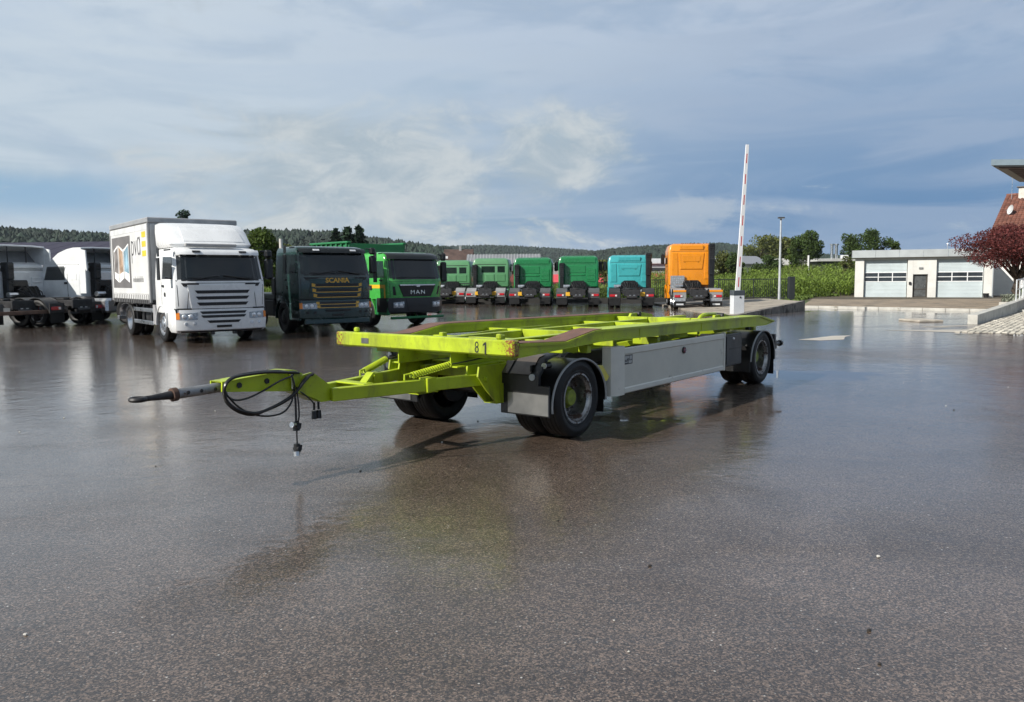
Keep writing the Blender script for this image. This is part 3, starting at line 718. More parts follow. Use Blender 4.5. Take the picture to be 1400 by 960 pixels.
    MB().cyl((3.25, 0, .60), (3.25, 0, .78), .40, n=28).build('dark_filler_tyre', RUBBER, T)  # tyre added as part of the dark filling below the frame
    for s in (1, -1): MB().box(.95, 4.35, s*.47, s*.52, .62, .79, .01).build('dark_filler_strip', BLACK, T)  # black strips added to close the gaps and keep the underside dark
    for k in range(5):
        y = -.30+k*.14; MB().tube(spline([(6.2, y, .93), (5.6, y*1.2, .90), (4.6, y, .86+.02*k), (3.0, y*.8, .84), (1.0, y, .85)], 4), .014, 5).build('brake_line', HOSE, T)
    # turntable and front dolly
    m = MB()
    for z0, z1, r in ((.735, .765, .56), (.77, .785, .58)):
        m.cyl((5.275, 0, z0), (5.275, 0, z1), r, n=40)
    m.build('turntable', DARKM, T)
    dl = MB()
    for s in (1, -1):
        dl.box(4.72, 5.95, s*.36, s*.44, .60, .735, .008)
        dl.prism([(5.72, .80), (6.22, .80), (6.24, .70), (6.12, .56), (5.95, .40), (5.72, .40)], 'y', s*.47, s*.49)
        dl.prism([(5.72, .80), (6.22, .80), (6.24, .70), (6.12, .56), (5.95, .40), (5.72, .40)], 'y', s*.62, s*.64)
        dl.box(5.70, 5.72, s*.40, s*.70, .40, .80, .003); dl.box(5.72, 5.95, s*.47, s*.64, .392, .40, .001)
        dl.prism([(s*.66, .80), (s*.92, .84), (s*.92, .74), (s*.66, .50)], 'x', 5.66, 5.70)
    dl.box(5.68, 5.74, -.47, .47, .60, .76, .008).box(4.72, 4.80, -.47, .47, .62, .74, .006).box(5.74, 5.9, -.30, .30, .78, .79, .003)
    dolly = dl.build('front_dolly', LIME, T)
    for s in (1, -1): MB().cyl((6.12, s*.64, .665), (6.12, s*.665, .665), .028, n=6).build('pivot_bolt', LIME, dolly)
    for x, nm in ((5.275, 'front_axle'), (0, 'rear_axle')):
        ax = MB().cyl((x, -.95, .42), (x, .95, .42), .065, n=16)
        for s in (1, -1):
            ax.cyl((x, s*.52, .42), (x, s*.56, .42), .19, n=20)
            ax.sphere((x-.02, s*.40, .62), (.12, .12, .10), 14, 8); ax.box(x-.45, x+.45, s*.36, s*.44, .44, .52, .01)
        ax.build(nm, DARKM, T)
    # drawbar
    db = MB()
    for s in (1, -1):
        bar(db, (6.02, s*.555, .650), (7.66, s*.125, .650), .07, .118)
        db.prism([(7.855, .868), (7.809, .846), (7.642, .724), (7.58, .700), (7.48, .590), (7.761, .596), (7.82, .632), (8.04, .722), (8.09, .905), (7.99, .885), (7.957, .853)], 'y', s*.088, s*.108)
        b2 = [(8.0, .898), (8.091, .909), (8.708, .872), (8.712, .794), (8.053, .726), (7.9, .72)]
        db.prism(b2, 'y', s*.070, s*.086)
        db.box(6.62, 6.74, s*.37-.06, s*.37+.06, .583, .722, .004)
    db.prism([(8.0, .900), (8.091, .911), (8.708, .874), (8.70, .862), (8.09, .896), (8.0, .886)], 'y', -.075, .075)
    db.prism([(8.08, .742), (8.05, .728), (7.78, .60), (7.5, .59), (7.5, .60), (7.77, .61)], 'y', -.09, .09)
    db.box(7.22, 7.34, -.2, .2, .70, .715, .003); db.prism([(7.22, .715), (7.25, .715), (7.16, .80), (7.13, .80)], 'y', .04, .13)
    draw = db.build('drawbar', LIME, T)
    for x, z in ((8.56, .832), (8.30, .838)):
        MB().cyl((x, .086, z), (x, .098, z), .024, n=6).build('bolt', DARKM, draw)
    tb = MB().cyl((8.60, 0, .824), (9.04, 0, .811), .040, n=20); tb = tb.build('towing_tube', mat('galvanised_tube', (.25, .255, .26), .5, .5, var=.25, vscale=12, dirt=((.10, .055, .035), 9, .45)), draw)
    for x in (8.74, 8.86, 8.97): MB().cyl((x, .030, .818), (x, .0445, .818), .014, n=12).build('adjusting_hole', DARKM, tb)
    MB().cyl((9.045, 0, .811), (9.085, 0, .8085), .052, n=20).build('rusty_collar', mat('rusty_iron', (.085, .048, .034), .8, var=.3, vscale=18, bump=.5, bscale=50), draw)
    e = MB().tube([(9.09, 0, .808), (9.16, 0, .806), (9.24, 0, .805), (9.30, 0, .805)], [.034, .027, .021, .021], 12)
    ring = [(9.345+.048*math.cos(2*math.pi*i/18), .048*math.sin(2*math.pi*i/18), .807) for i in range(19)]
    e.tube(ring, .019, 8); e.build('towing_eye', mat('dark_iron', (.045, .044, .045), .55, .5, var=.3, vscale=15), draw)
    for s in (1, -1):
        sp = spring((6.86, s*.33, .752), (6.44, s*.46, .832), .030, 17, .0065).build('balance_spring', LIME, draw)
        MB().tube([(6.46, s*.455, .83), (6.2, s*.50, .85), (5.95, s*.52, .87)], .007, 6).build('spring_wire', DARKM, sp)
        lug = MB().tube([(6.93, s*.31, .715), (6.93, s*.31, .765), (6.86, s*.33, .775), (6.86, s*.33, .735)], .012, 6); lug.build('spring_hook', LIME, sp)
    # air and electric lines
    H = dict(
        a=(.135, [(7.856, .858), (7.911, .838), (7.983, .788), (8.077, .699), (8.198, .639), (8.336, .602), (8.476, .585), (8.608, .627), (8.69, .697), (8.725, .777), (8.722, .852), (8.682, .893), (8.596, .914), (8.427, .925), (8.231, .918), (8.1, .89), (8.0, .88)]),
        b=(.155, [(7.875, .850), (7.903, .846), (7.981, .801), (8.068, .723), (8.167, .665), (8.313, .621), (8.468, .602), (8.62, .648), (8.702, .722), (8.738, .800), (8.722, .867), (8.642, .906), (8.509, .916), (8.337, .919), (8.195, .905), (8.05, .89)]),
        c=(.118, [(8.05, .875), (8.071, .859), (8.205, .83), (8.35, .766), (8.49, .723), (8.611, .72), (8.681, .752), (8.712, .813), (8.70, .86)]),
        d=(.122, [(8.7, .80), (8.69, .76), (8.6, .667), (8.469, .589), (8.331, .552), (8.186, .562), (8.087, .63), (8.062, .696), (8.053, .745), (8.06, .80), (8.07, .87)]))
    for k, (y, P) in H.items():
        MB().tube(spline([(x, y+.012*math.sin(i*1.7+ord(k)), z) for i, (x, z) in enumerate(P)], 5), .0115 if k in 'ab' else .008, 8).build('air_hose', HOSE, draw)
    MB().tube(spline([(8.05, .11, .76), (8.04, .115, .66), (8.036, .112, .56), (8.035, .11, .44)], 5), .010, 7).build('hanging_hose', HOSE, draw)
    MB().tube(spline([(8.03, .125, .76), (8.018, .13, .6), (8.015, .125, .5), (8.03, .11, .40), (8.03, .11, .25)], 5), .007, 7).build('hanging_hose', HOSE, draw)
    for z, k in ((.425, 1), (.235, -1)):
        cpl = MB().cyl((8.034, .11, z+.035), (8.034, .11, z-.04), .026, .030, 14).cyl((8.034, .08, z-.01), (8.034, .15, z-.005), .022, n=12)
        cpl.box(7.99, 8.05, .10, .13, z-.005, z+.02, .005); c_ = cpl.build('brake_coupling', BLACK, draw)
        q = MB().cyl((8.034+.022*k, .12, z+.012), (8.034+.062*k, .13, z+.02), .020, .024, 12) if k > 0 else MB().cyl((8.045, .115, z-.03), (8.045, .12, z-.068), .027, n=14)
        q.build('coupling_head', ALU, c_)
    MB().tube(spline([(7.99, .10, .72), (7.93, .115, .675), (7.85, .113, .60), (7.835, .11, .555)], 5), .007, 6).build('cable', HOSE, draw)
    for x in (7.833, 7.785):
        g = MB().cyl((x, .10, .60), (x, .10, .535), .011, n=8).cyl((x, .10, .525), (x, .10, .455), .022, .026, 12); g.build('plug', BLACK, draw)
    MB().tube([(8.07, .115, .895), (8.066, .115, .82), (8.06, .11, .75)], .0075, 6).build('hose_holder', ALU, draw)
    # running gear
    for x in (5.275, 0):
        for s in (1, -1):
            add_wheel(T, x, 1.072, .415, .265, s, 'in', RIMW, CAPG, twin=.315)
    for x, front in ((5.275, 1), (0, 0)):
        for s in (1, -1):
            m = MB(); P = arc(x, .385, .515, .445, -8 if front else 0, 186, 26)
            m.strip(P, s*.60, s*1.215, t=.012); fen = m.build('mudguard', BLACK, T, 50)
            MB().tube([(px, s*1.218, pz) for px, pz in P], .0125, 6).build('edge_trim', GREYP, fen)
            if front:
                f = MB().box(5.815, 5.835, s*.60, s*1.215, .285, .60, .004).prism([(5.815, .60), (5.86, .60), (5.86, .70), (5.70, .86), (5.50, .90), (5.50, .885), (5.69, .845), (5.815, .69)], 'y', s*.62, s*1.10)
                f.build('front_shield', BLACK, fen)
                MB().box(5.836, 5.845, s*.70, s*1.21, .300, .512, .002).build('splash_plate', STAIN, fen)
                for y0, y1 in ((.63, .72), (.75, 1.0)):
                    MB().prism([(5.862, .705), (5.702, .865), (5.60, .887), (5.60, .892), (5.705, .871), (5.867, .709)], 'y', s*y0, s*y1).build('shield_plate', mat('dull_brown_sheet', (.15, .125, .105), .35, .6, var=.25, vscale=5), fen)
                MB().cyl((5.862, s*1.03, .685), (5.875, s*1.03, .685), .034, n=18).build('reflector', mat('white_reflector', (.55, .58, .60), .2), fen)
                l = MB().cyl((5.68, s*1.105, .795), (5.76, s*1.105, .795), .036, n=14); l = l.build('position_lamp', BLACK, fen)
                MB().cyl((5.76, s*1.105, .795), (5.772, s*1.105, .795), .030, n=14).build('lens', WHITEL, l)
                MB().box(5.72, 5.84, s*.98, s*1.0, .70, .80, .004).box(5.70, 5.74, s*.9, s*1.1, .775, .79, .003).build('lamp_bracket', BLACK, fen)
                MB().box(4.755, 4.765, s*.62, s*1.19, .20, .40, .002).build('mud_flap', RUBBER, fen)
            else:
                MB().box(-.525, -.515, s*.62, s*1.20, .10, .42, .002).build('mud_flap', RUBBER, fen); MB().box(.505, .52, s*.55, s*1.205, .22, .62, .003).box(.505, .93, s*.62, s*.65, .5, .9, .003).build('front_shield', BLACK, fen)
    # near and far side guards
    for s in (1, -1):
        p = MB().box(1.60, 4.40, s*1.215, s*1.235, .42, .82, .003); g = p.build('side_guard', SIDEP, T)
        MB().box(1.60, 4.40, s*1.205, s*1.246, .80, .882, .012).build('guard_rail', SIDEF, g); MB().box(1.60, 4.40, s*1.205, s*1.246, .360, .432, .012).build('guard_rail', SIDEF, g)
        MB().prism([(4.40, s*1.248), (4.55, s*1.246), (4.62, s*1.20), (4.64, s*1.10), (4.62, s*1.10), (4.40, s*1.19)], 'z', .352, .905).build('corner_post', SIDEF, g)
        MB().box(1.555, 1.60, s*1.19, s*1.249, .352, .895, .008).build('end_post', SIDEF, g)
        lm = MB().cyl((2.872, s*1.235, .742), (2.872, s*1.252, .742), .043, n=20).build('marker_lamp', BLACK, g)
        MB().cyl((2.872, s*1.252, .742), (2.872, s*1.262, .742), .034, .026, n=20).build('lens', mat('dark_red_lens', (.16, .01, .02), .15, coat=.5), lm)
        if s > 0:
            st = MB().box(4.20, 4.385, 1.2352, 1.2368, .690, .795, .0).build('sticker', mat('sticker_black', (.03, .03, .03), .4), g)
            q = MB()
            for a, b, z0, z1 in ((4.375, 4.33, .745, .785), (4.325, 4.28, .755, .785), (4.27, 4.215, .745, .785), (4.375, 4.30, .71, .72), (4.29, 4.215, .70, .73), (4.36, 4.22, .735, .739)):
                q.box(a, b, 1.2369, 1.2375, z0, z1, 0)
            q.build('sticker_marks', mat('sticker_grey', (.42, .43, .42), .5), st)
        m = MB().box(.93, 1.55, s*.80, s*1.236, .395, .86, .015); bx = m.build('tool_box', BLACK, T)
        MB().box(.97, 1.51, s*1.236, s*1.246, .43, .83, .008).build('lid', BLACK, bx); MB().sphere((1.28, s*1.25, .79), .02, 10, 6).build('lock', WHITEL, bx)
        MB().box(1.05, 1.40, s*1.246, s*1.250, .64, .655, .001).build('lid_groove', DARKM, bx)
        # tail
        m = MB().box(-.64, -.56, s*.62, s*1.19, .60, .74, .01); tl = m.build('tail_lamp_box', DARKM, T)
        MB().box(-.652, -.64, s*.70, s*1.10, .63, .71, .004).build('lens', REDL, tl)
        MB().box(-.62, -.3, s*.8, s*.86, .70, .90, .006).build('tail_bracket', DARKM, T)
        b = MB().cyl((-.64, s*1.15, .57), (-.90, s*1.15, .57), .030, n=14).cyl((-.90, s*1.15, .57), (-.96, s*1.15, .57), .050, n=18).box(-.66, -.56, s*1.10, s*1.20, .50, .64, .008)
        b.build('rubber_buffer', BLACK, T)
        MB().box(4.9, 4.98, s*1.0, s*1.12, .86, .95, .008).build('clamp', LIME, T)
    ch = MB().prism([(4.86, .70), (4.80, .72), (4.66, .58), (4.70, .54), (4.76, .54)], 'y', 1.12, 1.20); ch.build('wheel_chock', mat('chock_yellow', (.62, .55, .10), .5), T)
    MB().box(-.52, -.42, -.9, .9, .76, .92, .01).build('rear_beam', LIME, T)
    return T
make_trailer()
# ------------------------------------------------------------------ lorries seen from the front
class Cab:
    """cab shell lofted through levels (z, front x, half width); x forward, front at 0"""
    def __init__(s, lev, xb, bd=.16, p=5): s.lev = lev; s.xb = xb; s.bd = bd; s.p = p
    def xf(s, z): return float(np.interp(z, [l[0] for l in s.lev], [l[1] for l in s.lev]))
    def hw(s, z): return float(np.interp(z, [l[0] for l in s.lev], [l[2] for l in s.lev]))
    def fx(s, y, z): return s.xf(z)-s.bd*min(abs(y)/s.hw(z), 1)**s.p
    def shell(s, name, m, T):
        S = [-1, -.985, -.96, -.92, -.86, -.75, -.5, -.25, 0, .25, .5, .75, .86, .92, .96, .985, 1]; b = MB(); V = []
        for z, xf, hw in s.lev:
            V += [(s.fx(t*hw, z)-(.05 if abs(t) == 1 else 0), t*hw*(1 if abs(t) < 1 else 1), z) for t in S]
            V += [(s.xb+.05, hw, z), (s.xb, hw-.06, z), (s.xb, -hw+.06, z), (s.xb+.05, -hw, z)]
        n = len(S)+4; F = [(i*n+j, i*n+(j+1) % n, (i+1)*n+(j+1) % n, (i+1)*n+j) for i in range(len(s.lev)-1) for j in range(n)]
        F += [tuple(range(n)), tuple(range((len(s.lev)-1)*n, len(s.lev)*n))]
        return b.add(V, F).build(name, m, T, 38)
    def fpatch(s, name, q, m, T, off=.012, t=.03, nx=10, nz=4, **k):
        """q: four (y, z) corners: lower-left, lower-right, upper-right, upper-left"""
        V = []
        for o in (off, off-t):
            for j in range(nz+1):
                for i in range(nx+1):
                    u, v = i/nx, j/nz
                    y = (q[0][0]*(1-u)+q[1][0]*u)*(1-v)+(q[3][0]*(1-u)+q[2][0]*u)*v; z = (q[0][1]*(1-u)+q[1][1]*u)*(1-v)+(q[3][1]*(1-u)+q[2][1]*u)*v
                    V.append((s.fx(y, z)+o, y, z))
        return MB().add(V, grid_faces(nx, nz)).build(name, m, T, 38, **k)
    def spatch(s, name, q, m, T, side, off=.008, t=.03, nx=2, nz=4, **k):
        V = []
        for o in (off, off-t):
            for j in range(nz+1):
                for i in range(nx+1):
                    u, v = i/nx, j/nz
                    x = (q[0][0]*(1-u)+q[1][0]*u)*(1-v)+(q[3][0]*(1-u)+q[2][0]*u)*v; z = (q[0][1]*(1-u)+q[1][1]*u)*(1-v)+(q[3][1]*(1-u)+q[2][1]*u)*v
                    V.append((x, side*(s.hw(z)+o), z))
        return MB().add(V, grid_faces(nx, nz)).build(name, m, T, 38, **k)
def grid_faces(nx, nz):
    n = (nx+1)*(nz+1); a = lambda i, j: j*(nx+1)+i; F = []
    for j in range(nz):
        for i in range(nx):
            q = (a(i, j), a(i+1, j), a(i+1, j+1), a(i, j+1)); F += [q, tuple(n+k for k in q[::-1])]
    for i in range(nx): F += [(a(i, 0), n+a(i, 0), n+a(i+1, 0), a(i+1, 0)), (a(i, nz), a(i+1, nz), n+a(i+1, nz), n+a(i, nz))]
    for j in range(nz): F += [(a(0, j), a(0, j+1), n+a(0, j+1), n+a(0, j)), (a(nx, j), n+a(nx, j), n+a(nx, j+1), a(nx, j+1))]
    return F
def sym(y0, y1, z0, z1, dy0=0, dy1=0): return [(y0+dy0, z0), (y1-dy0, z0), (y1-dy1, z1), (y0+dy1, z1)]
def mirrors(T, x, y, z, m, big=1.):
    for s in (1, -1):
        a = MB().box(x-.10, x+.10, s*y-.09, s*y+.13*s, z-.36*big, z+.22*big, .05); a = a.build('mirror', m, T)
        MB().box(x-.09, x+.09, s*y-.09, s*y+.11*s, z+.25*big, z+.47*big, .05).build('upper_mirror', m, a)
        MB().tube([(x, s*(y-.05), z-.30*big), (x-.02, s*(y-.20), z-.32*big)], .02, 6).tube([(x, s*(y-.05), z+.42*big), (x-.02, s*(y-.22), z+.44*big)], .02, 6).build('mirror_arm', BLACK, a)
def chassis(T, x0, x1, z0=.78, z1=1.02):
    m = MB()
    for s in (1, -1): m.box(x0, x1, s*.36, s*.43, z0, z1, .01)
    x = x0+.3
    while x < x1: m.box(x, x+.1, -.36, .36, z0+.03, z1-.03, .01); x += 1.1
    return m.build('chassis', DARKM, T)
def wheel_arch(T, x, R, y0, y1, m, name='wheel_arch', a0=-5, a1=185):
    for s in (1, -1): MB().strip(arc(x, R, R+.09, R+.09, a0, a1, 18), s*y0, s*y1, t=.03).build(name, m, T, 40)
SLOT = mat('grille_black', (.014, .014, .015), .5)
INT = mat('cab_interior', (.035, .035, .037), .8)
def cab_a(T, paint, dz, grille, visor, trim=None, roofname=None, bumper=None):
    """low day cab with slatted grille"""
    C = Cab([(.80, -.05, 1.20), (.95, -.01, 1.215), (1.62, .0, 1.215), (1.68, -.025, 1.215), (2.32, -.20, 1.165), (2.44, -.25, 1.15), (2.53, -.36, 1.10), (2.57, -.55, 1.0)], -1.95)
    C.lev = [(z+dz, x, h) for z, x, h in C.lev]
    cab = C.shell('cab', paint, T); z = lambda v: v+dz
    ws = C.fpatch('windscreen', sym(-1.13, 1.13, z(1.70), z(2.34), 0, .045), GLASS, cab, .006, .02, 14, 6)
    C.fpatch('windscreen_surround', sym(-1.17, 1.17, z(1.66), z(2.37), 0, .045), BLACK, cab, .002, .012, 14, 6)
    for s in (1, -1):
        C.fpatch('wiper', sym(-.02+s*.45-.42, .02+s*.45+.42, z(1.735), z(1.755)), BLACK, ws, .03, .02, 6, 1)
    v = MB(); vx = C.xf(z(2.38)); V = []
    C.fpatch('sun_visor', [(-1.10, z(2.36)), (1.10, z(2.36)), (1.13, z(2.50)), (-1.13, z(2.50))], visor, cab, .14, .05, 14, 3)
    for s in (1, -1): C.fpatch('visor_lamp', sym(s*.62-.1, s*.62+.1, z(2.42), z(2.47)), WHITEL if visor is not WHITE else SLOT, cab, .16, .03, 3, 1)
    # front lid and slots
    C.fpatch('front_panel', sym(-.86, .86, z(.93), z(1.56), .04, -.05), paint, cab, .018, .03, 12, 5)
    for i, (zz, w) in enumerate(((1.37, .74), (1.21, .72), (1.05, .69))):
        g = C.fpatch('grille_slot', sym(-w, w, z(zz-.042), z(zz+.042), .07, 0), SLOT, cab, .024, .03, 10, 2)
        if trim:
            for s in (1, -1): C.fpatch('grille_trim', [(s*w, z(zz-.055)), (s*(w+.10), z(zz-.045)), (s*(w+.10), z(zz+.06)), (s*(w-.01), z(zz+.03))], trim, cab, .03, .03, 2, 2)
            C.fpatch('grille_trim', sym(-w, w, z(zz-.068), z(zz-.047)), trim, cab, .036, .03, 10, 1)
    GAP = mat('panel_gap', (.02, .02, .02), .7)
    for s in (1, -1):
        C.fpatch('panel_gap', [(s*.925-.007, z(.93)), (s*.925+.007, z(.93)), (s*.86+.007, z(1.60)), (s*.86-.007, z(1.60))], GAP, cab, .004, .02, 1, 5)
        C.fpatch('panel_gap', [(s*1.13-.006, z(1.0)), (s*1.13+.006, z(1.0)), (s*1.155+.006, z(1.66)), (s*1.155-.006, z(1.66))], GAP, cab, .004, .02, 1, 5)
        MB().tube([(C.fx(s*.78, z(1.69))+.03, s*.78, z(1.69)), (C.fx(s*.5, z(1.72))+.045, s*.45, z(1.745)), (C.fx(s*.1, z(1.8))+.03, s*.05, z(1.80))], .014, 5).build('wiper_arm', BLACK, ws)
        C.fpatch('a_pillar', [(s*1.16-.025, z(1.68)), (s*1.16+.025, z(1.68)), (s*1.115+.025, z(2.36)), (s*1.115-.025, z(2.36))], paint, cab, .010, .02, 2, 5)
    C.fpatch('panel_gap', sym(-1.18, 1.18, z(.915), z(.930)), GAP, cab, .004, .02, 14, 1)
    C.fpatch('panel_gap', sym(-.90, .90, z(1.598), z(1.610)), GAP, cab, .006, .02, 12, 1)
    MB().box(-1.0, -.25, -.72, .72, z(1.45), z(1.60), .06).build('dashboard', INT, cab)
    for y in (-.55, .55): MB().box(-1.55, -1.40, y-.26, y+.26, z(1.15), z(2.10), .08).build('seat', INT, cab)
    MB().tube([(-.62+.12*math.sin(a_), -.55*0+.55+.21*math.cos(a_), z(1.70)+.17*math.sin(a_)) for a_ in [2*math.pi*i/16 for i in range(17)]], .016, 5).build('steering_wheel', BLACK, cab)
    for s in (1, -1):
        C.fpatch('air_inlet', [(s*.62, z(1.50)), (s*1.0, z(1.52)), (s*1.06, z(1.61)), (s*.62, z(1.595))] if s > 0 else [(-1.0, z(1.52)), (-.62, z(1.50)), (-.62, z(1.595)), (-1.06, z(1.61))], SLOT, cab, .012, .03, 4, 2)
        C.fpatch('side_slot', sym(s*.99-.17, s*.99+.17, z(.90), z(.94)), SLOT, cab, .02, .03, 4, 1)
    # bumper block
    B = Cab([(.29, -.06, 1.18), (.36, .02, 1.22), (.62, .045, 1.235), (.90, .02, 1.225)], -.75, .17, 5); B.lev = [(zz+dz, x, h) for zz, x, h in B.lev]
    bp = B.shell('bumper', bumper or paint, T)
    for i, (zz, w) in enumerate(((.82, .63), (.715, .61), (.575, .45))):
        B.fpatch('grille_slot', sym(-w, w, z(zz-.034), z(zz+.034), .06, 0), SLOT, bp, .008, .03, 8, 1)
        if trim and i < 2:
            B.fpatch('grille_trim', sym(-w-.08, w+.08, z(zz-.052), z(zz-.034), .05, 0), trim, bp, .014, .03, 8, 1)
            for s in (1, -1): B.fpatch('grille_trim', sym(s*(w+.04)-.05, s*(w+.04)+.05, z(zz-.04), z(zz+.035)), trim, bp, .012, .03, 2, 1)
    for s in (1, -1):
        h = B.fpatch('headlamp', [(s*.92-.22, z(.64)), (s*.92+.22, z(.64)), (s*.92+.24, z(.83)), (s*.92-.22, z(.80))], mat('headlamp_dark', (.34, .35, .36), .2, .5, var=.4, vscale=25), bp, .008, .03, 5, 3)
        for dy in (-.10, .06):
            y = s*.92+dy; MB().sphere((B.fx(y, z(.73))+.008, y, z(.725)), (.022, .062, .062), 12, 8).build('lamp_lens', WHITEL, h)
        B.fpatch('indicator', [(s*1.17-.04, z(.65)), (s*1.17+.04, z(.65)), (s*1.17+.04, z(.83)), (s*1.17-.04, z(.83))], AMBER, bp, .012, .03, 2, 2)
        for y in (.98, .76): MB().cyl((B.fx(s*y, z(.53))-.02, s*y, z(.53)), (B.fx(s*y, z(.53))+.012, s*y, z(.53)), .045, n=16).build('fog_lamp', WHITEL if grille else SLOT, bp)
    B.fpatch('lower_spoiler', sym(-1.10, 1.10, z(.295), z(.335), .02, 0), SLOT, bp, .010, .03, 12, 1)
    for s in (1, -1): MB().box(B.fx(s*.3, z(.36))-.12, B.fx(s*.3, z(.36))-.02, s*.3-.05, s*.3+.05, z(.22), z(.30), .01).build('towing_lug', DARKM, bp)
    B.fpatch('number_plate_holder', sym(-.20, .20, z(.415), z(.475)), SLOT, bp, .016, .02, 4, 1)
    # doors
    for s in (-1, 1):
        C.spatch('side_window', [(-1.22, z(1.72)), (-.30, z(1.72)), (-.42, z(2.30)), (-1.22, z(2.32))], GLASS, cab, s)
        d = C.spatch('door_seam', [(-1.33, z(.98)), (-1.315, z(.98)), (-1.315, z(2.38)), (-1.33, z(2.38))], SLOT, cab, s, .003)
        MB().box(-1.22, -1.06, s*1.225, s*1.245, z(1.50), z(1.56), .01).build('door_handle', BLACK, cab)
        MB().cyl((-1.0, s*1.20, z(1.30)), (-1.0, s*1.232, z(1.30)), .06, n=14).build('filler_cap', SLOT, cab)
        C.spatch('step', [(-.55, z(.82)), (-.10, z(.82)), (-.10, z(.93)), (-.55, z(.93))], SLOT, cab, s, .004)
    return cab, C, bp
def lamp_row(): pass
BANNER = mat('curtain_white', (.60, .605, .60), .55, var=.05, vscale=1.5, bump=.15, bscale=4)
def box_lorry():
    hd = math.radians(-51.5)
    T = thing('box_lorry', 'white box lorry with curtain sides and roof deflector', 'lorry', (-7.80, 21.65, 0), hd)
    cab, C, bp = cab_a(T, WHITE, 0., True, WHITE)
    chassis(T, -7.1, -.4)
    # deflector on the cab roof
    D = Cab([(2.57, -.60, 1.06), (2.66, -.56, 1.12), (3.02, -1.02, 1.14), (3.22, -1.36, 1.13), (3.27, -1.55, 1.05)], -2.05, .22, 4)
    df = D.shell('roof_deflector', WHITE, T); D.fpatch('deflector_panel', sym(-.72, .86, 2.74, 3.16, -.04, 0), WHITE, df, .012, .03, 10, 4)
    MB().box(-.50, -.34, -.82, .55, 2.585, 2.665, .02).build('roof_lamp_bar', mat('lamp_bar_grey', (.34, .34, .34), .5), T)
    # load box
    LB = MB().box(-7.20, -2.32, -1.25, 1.25, 1.12, 3.30, .02).build('load_box', BANNER, T)
    LB.scale = (.92, 1, 1); LB.location = (-.186, 0, 0)
    FR = mat('box_frame_grey', (.36, .365, .37), .45, .3)
    RF = MB()
    RF.box(-7.23, -2.28, -1.275, 1.275, 3.30, 3.46, .025); RF.build('roof_frame', FR, LB)
    for x in (-2.34, -7.21):
        for s in (1, -1): MB().box(x-.03, x+.05, s*1.20, s*1.272, 1.05, 3.30, .012).build('corner_post', FR, LB)
    MB().box(-2.315, -2.305, -1.19, 1.19, 1.15, 3.28, .002).build('front_wall', mat('box_front_grey', (.55, .56, .56), .5), LB)
    MB().box(-7.20, -2.3, -1.24, 1.24, 1.00, 1.12, .01).build('floor_frame', DARKM, T)
    for s in (1, -1):
        for i in range(20):
            x = -7.05+i*.238
            MB().box(x, x+.045, s*1.252, s*1.262, 1.02, 1.27, .003).build('strap', mat('strap_grey', (.22, .22, .22), .7), LB)
        MB().box(-7.15, -2.4, s*1.2505, s*1.258, 1.285, 1.31, .002).build('hem', mat('hem_grey', (.5, .5, .5), .6), LB)
        MB().box(-7.18, -2.38, s*1.2505, s*1.256, 3.12, 3.28, .002).build('curtain_rail', mat('curtain_rail_white', (.62, .63, .63), .5), LB)
    # print on the right-hand curtain (the side in view is y < 0)
    y = -1.2515
    DG = mat('poster_grey', (.13, .125, .125), .6, var=.2, vscale=1.2)
    po = MB().box(-7.02, -4.52, y-.002, y, 1.46, 3.04, 0).build('poster', DG, LB)
    pan = ((-6.80, -6.19, .0, .16, (.17, .155, .15)), (-6.13, -5.50, .16, 0, (.36, .25, .17)), (-5.43, -4.74, .0, .17, (.22, .36, .45)))
    for x0, x1, l, r, c in pan:
        q = MB(); zb = 1.62; zt = 2.80
        def quad(a0, a1, b0, b1, t0, t1, yy, mm): q.add([(a0, yy, b0), (a1, yy, b1), (a1, yy, t1), (a0, yy, t0)], [(0, 1, 2, 3)], mm)
        quad(x0, x1, zb+r*.9, zb+l*.9, zt-(.16-l), zt-(.16-r), y-.004, 0); e = .05
        quad(x0+e, x1-e, zb+.27+r*.5, zb+.27+l*.5, zt-(.16-l)-.06, zt-(.16-r)-.06, y-.006, 1)
        q.build('printed_panel', [mat('print_white', (.8, .8, .78), .6), mat('print_%d' % int(c[2]*100), c, .6, var=.45, vscale=2.5)], po, 0)
    TX = mat('print_dark', (.06, .06, .065), .6)
    text('lettering', 'pv\u0251', 1.0, TX, LB, axes((-3.80, y-.002, 2.72), (1, 0, 0), (0, 0, 1)), .001, .80, bold=-.012)
    YE = mat('print_yellow', (.78, .50, .04), .6)
    for z0 in (2.92, 2.65, 2.38): MB().box(-3.05, -2.60, y-.003, y, z0, z0+.16, 0).build('logo_bar', YE, LB)
    q = MB(); rr = random.Random(2); x = -4.28
    for i in range(11):
        w = rr.uniform(.04, .08); q.box(x, x+.018, y-.003, y, 1.64, 1.64+rr.choice((.11, .11, .17)), 0); q.box(x+w*.6, x+w*.6+.016, y-.003, y, 1.64, 1.75, 0); q.box(x, x+w*.6, y-.003, y, 1.735, 1.75, 0); x += w+.05
    q.build('small_print', TX, LB)
    # wheels, guards
    for x, k in ((-1.42, 'out'), (-5.05, 'in')):
        for s in (1, -1): add_wheel(T, x, 1.06, .48, .28, s, k, ALU, ALU, twin=.33 if k == 'in' else 0)
    wheel_arch(T, -1.42, .46, .85, 1.235, WHITE, a0=-2, a1=182)
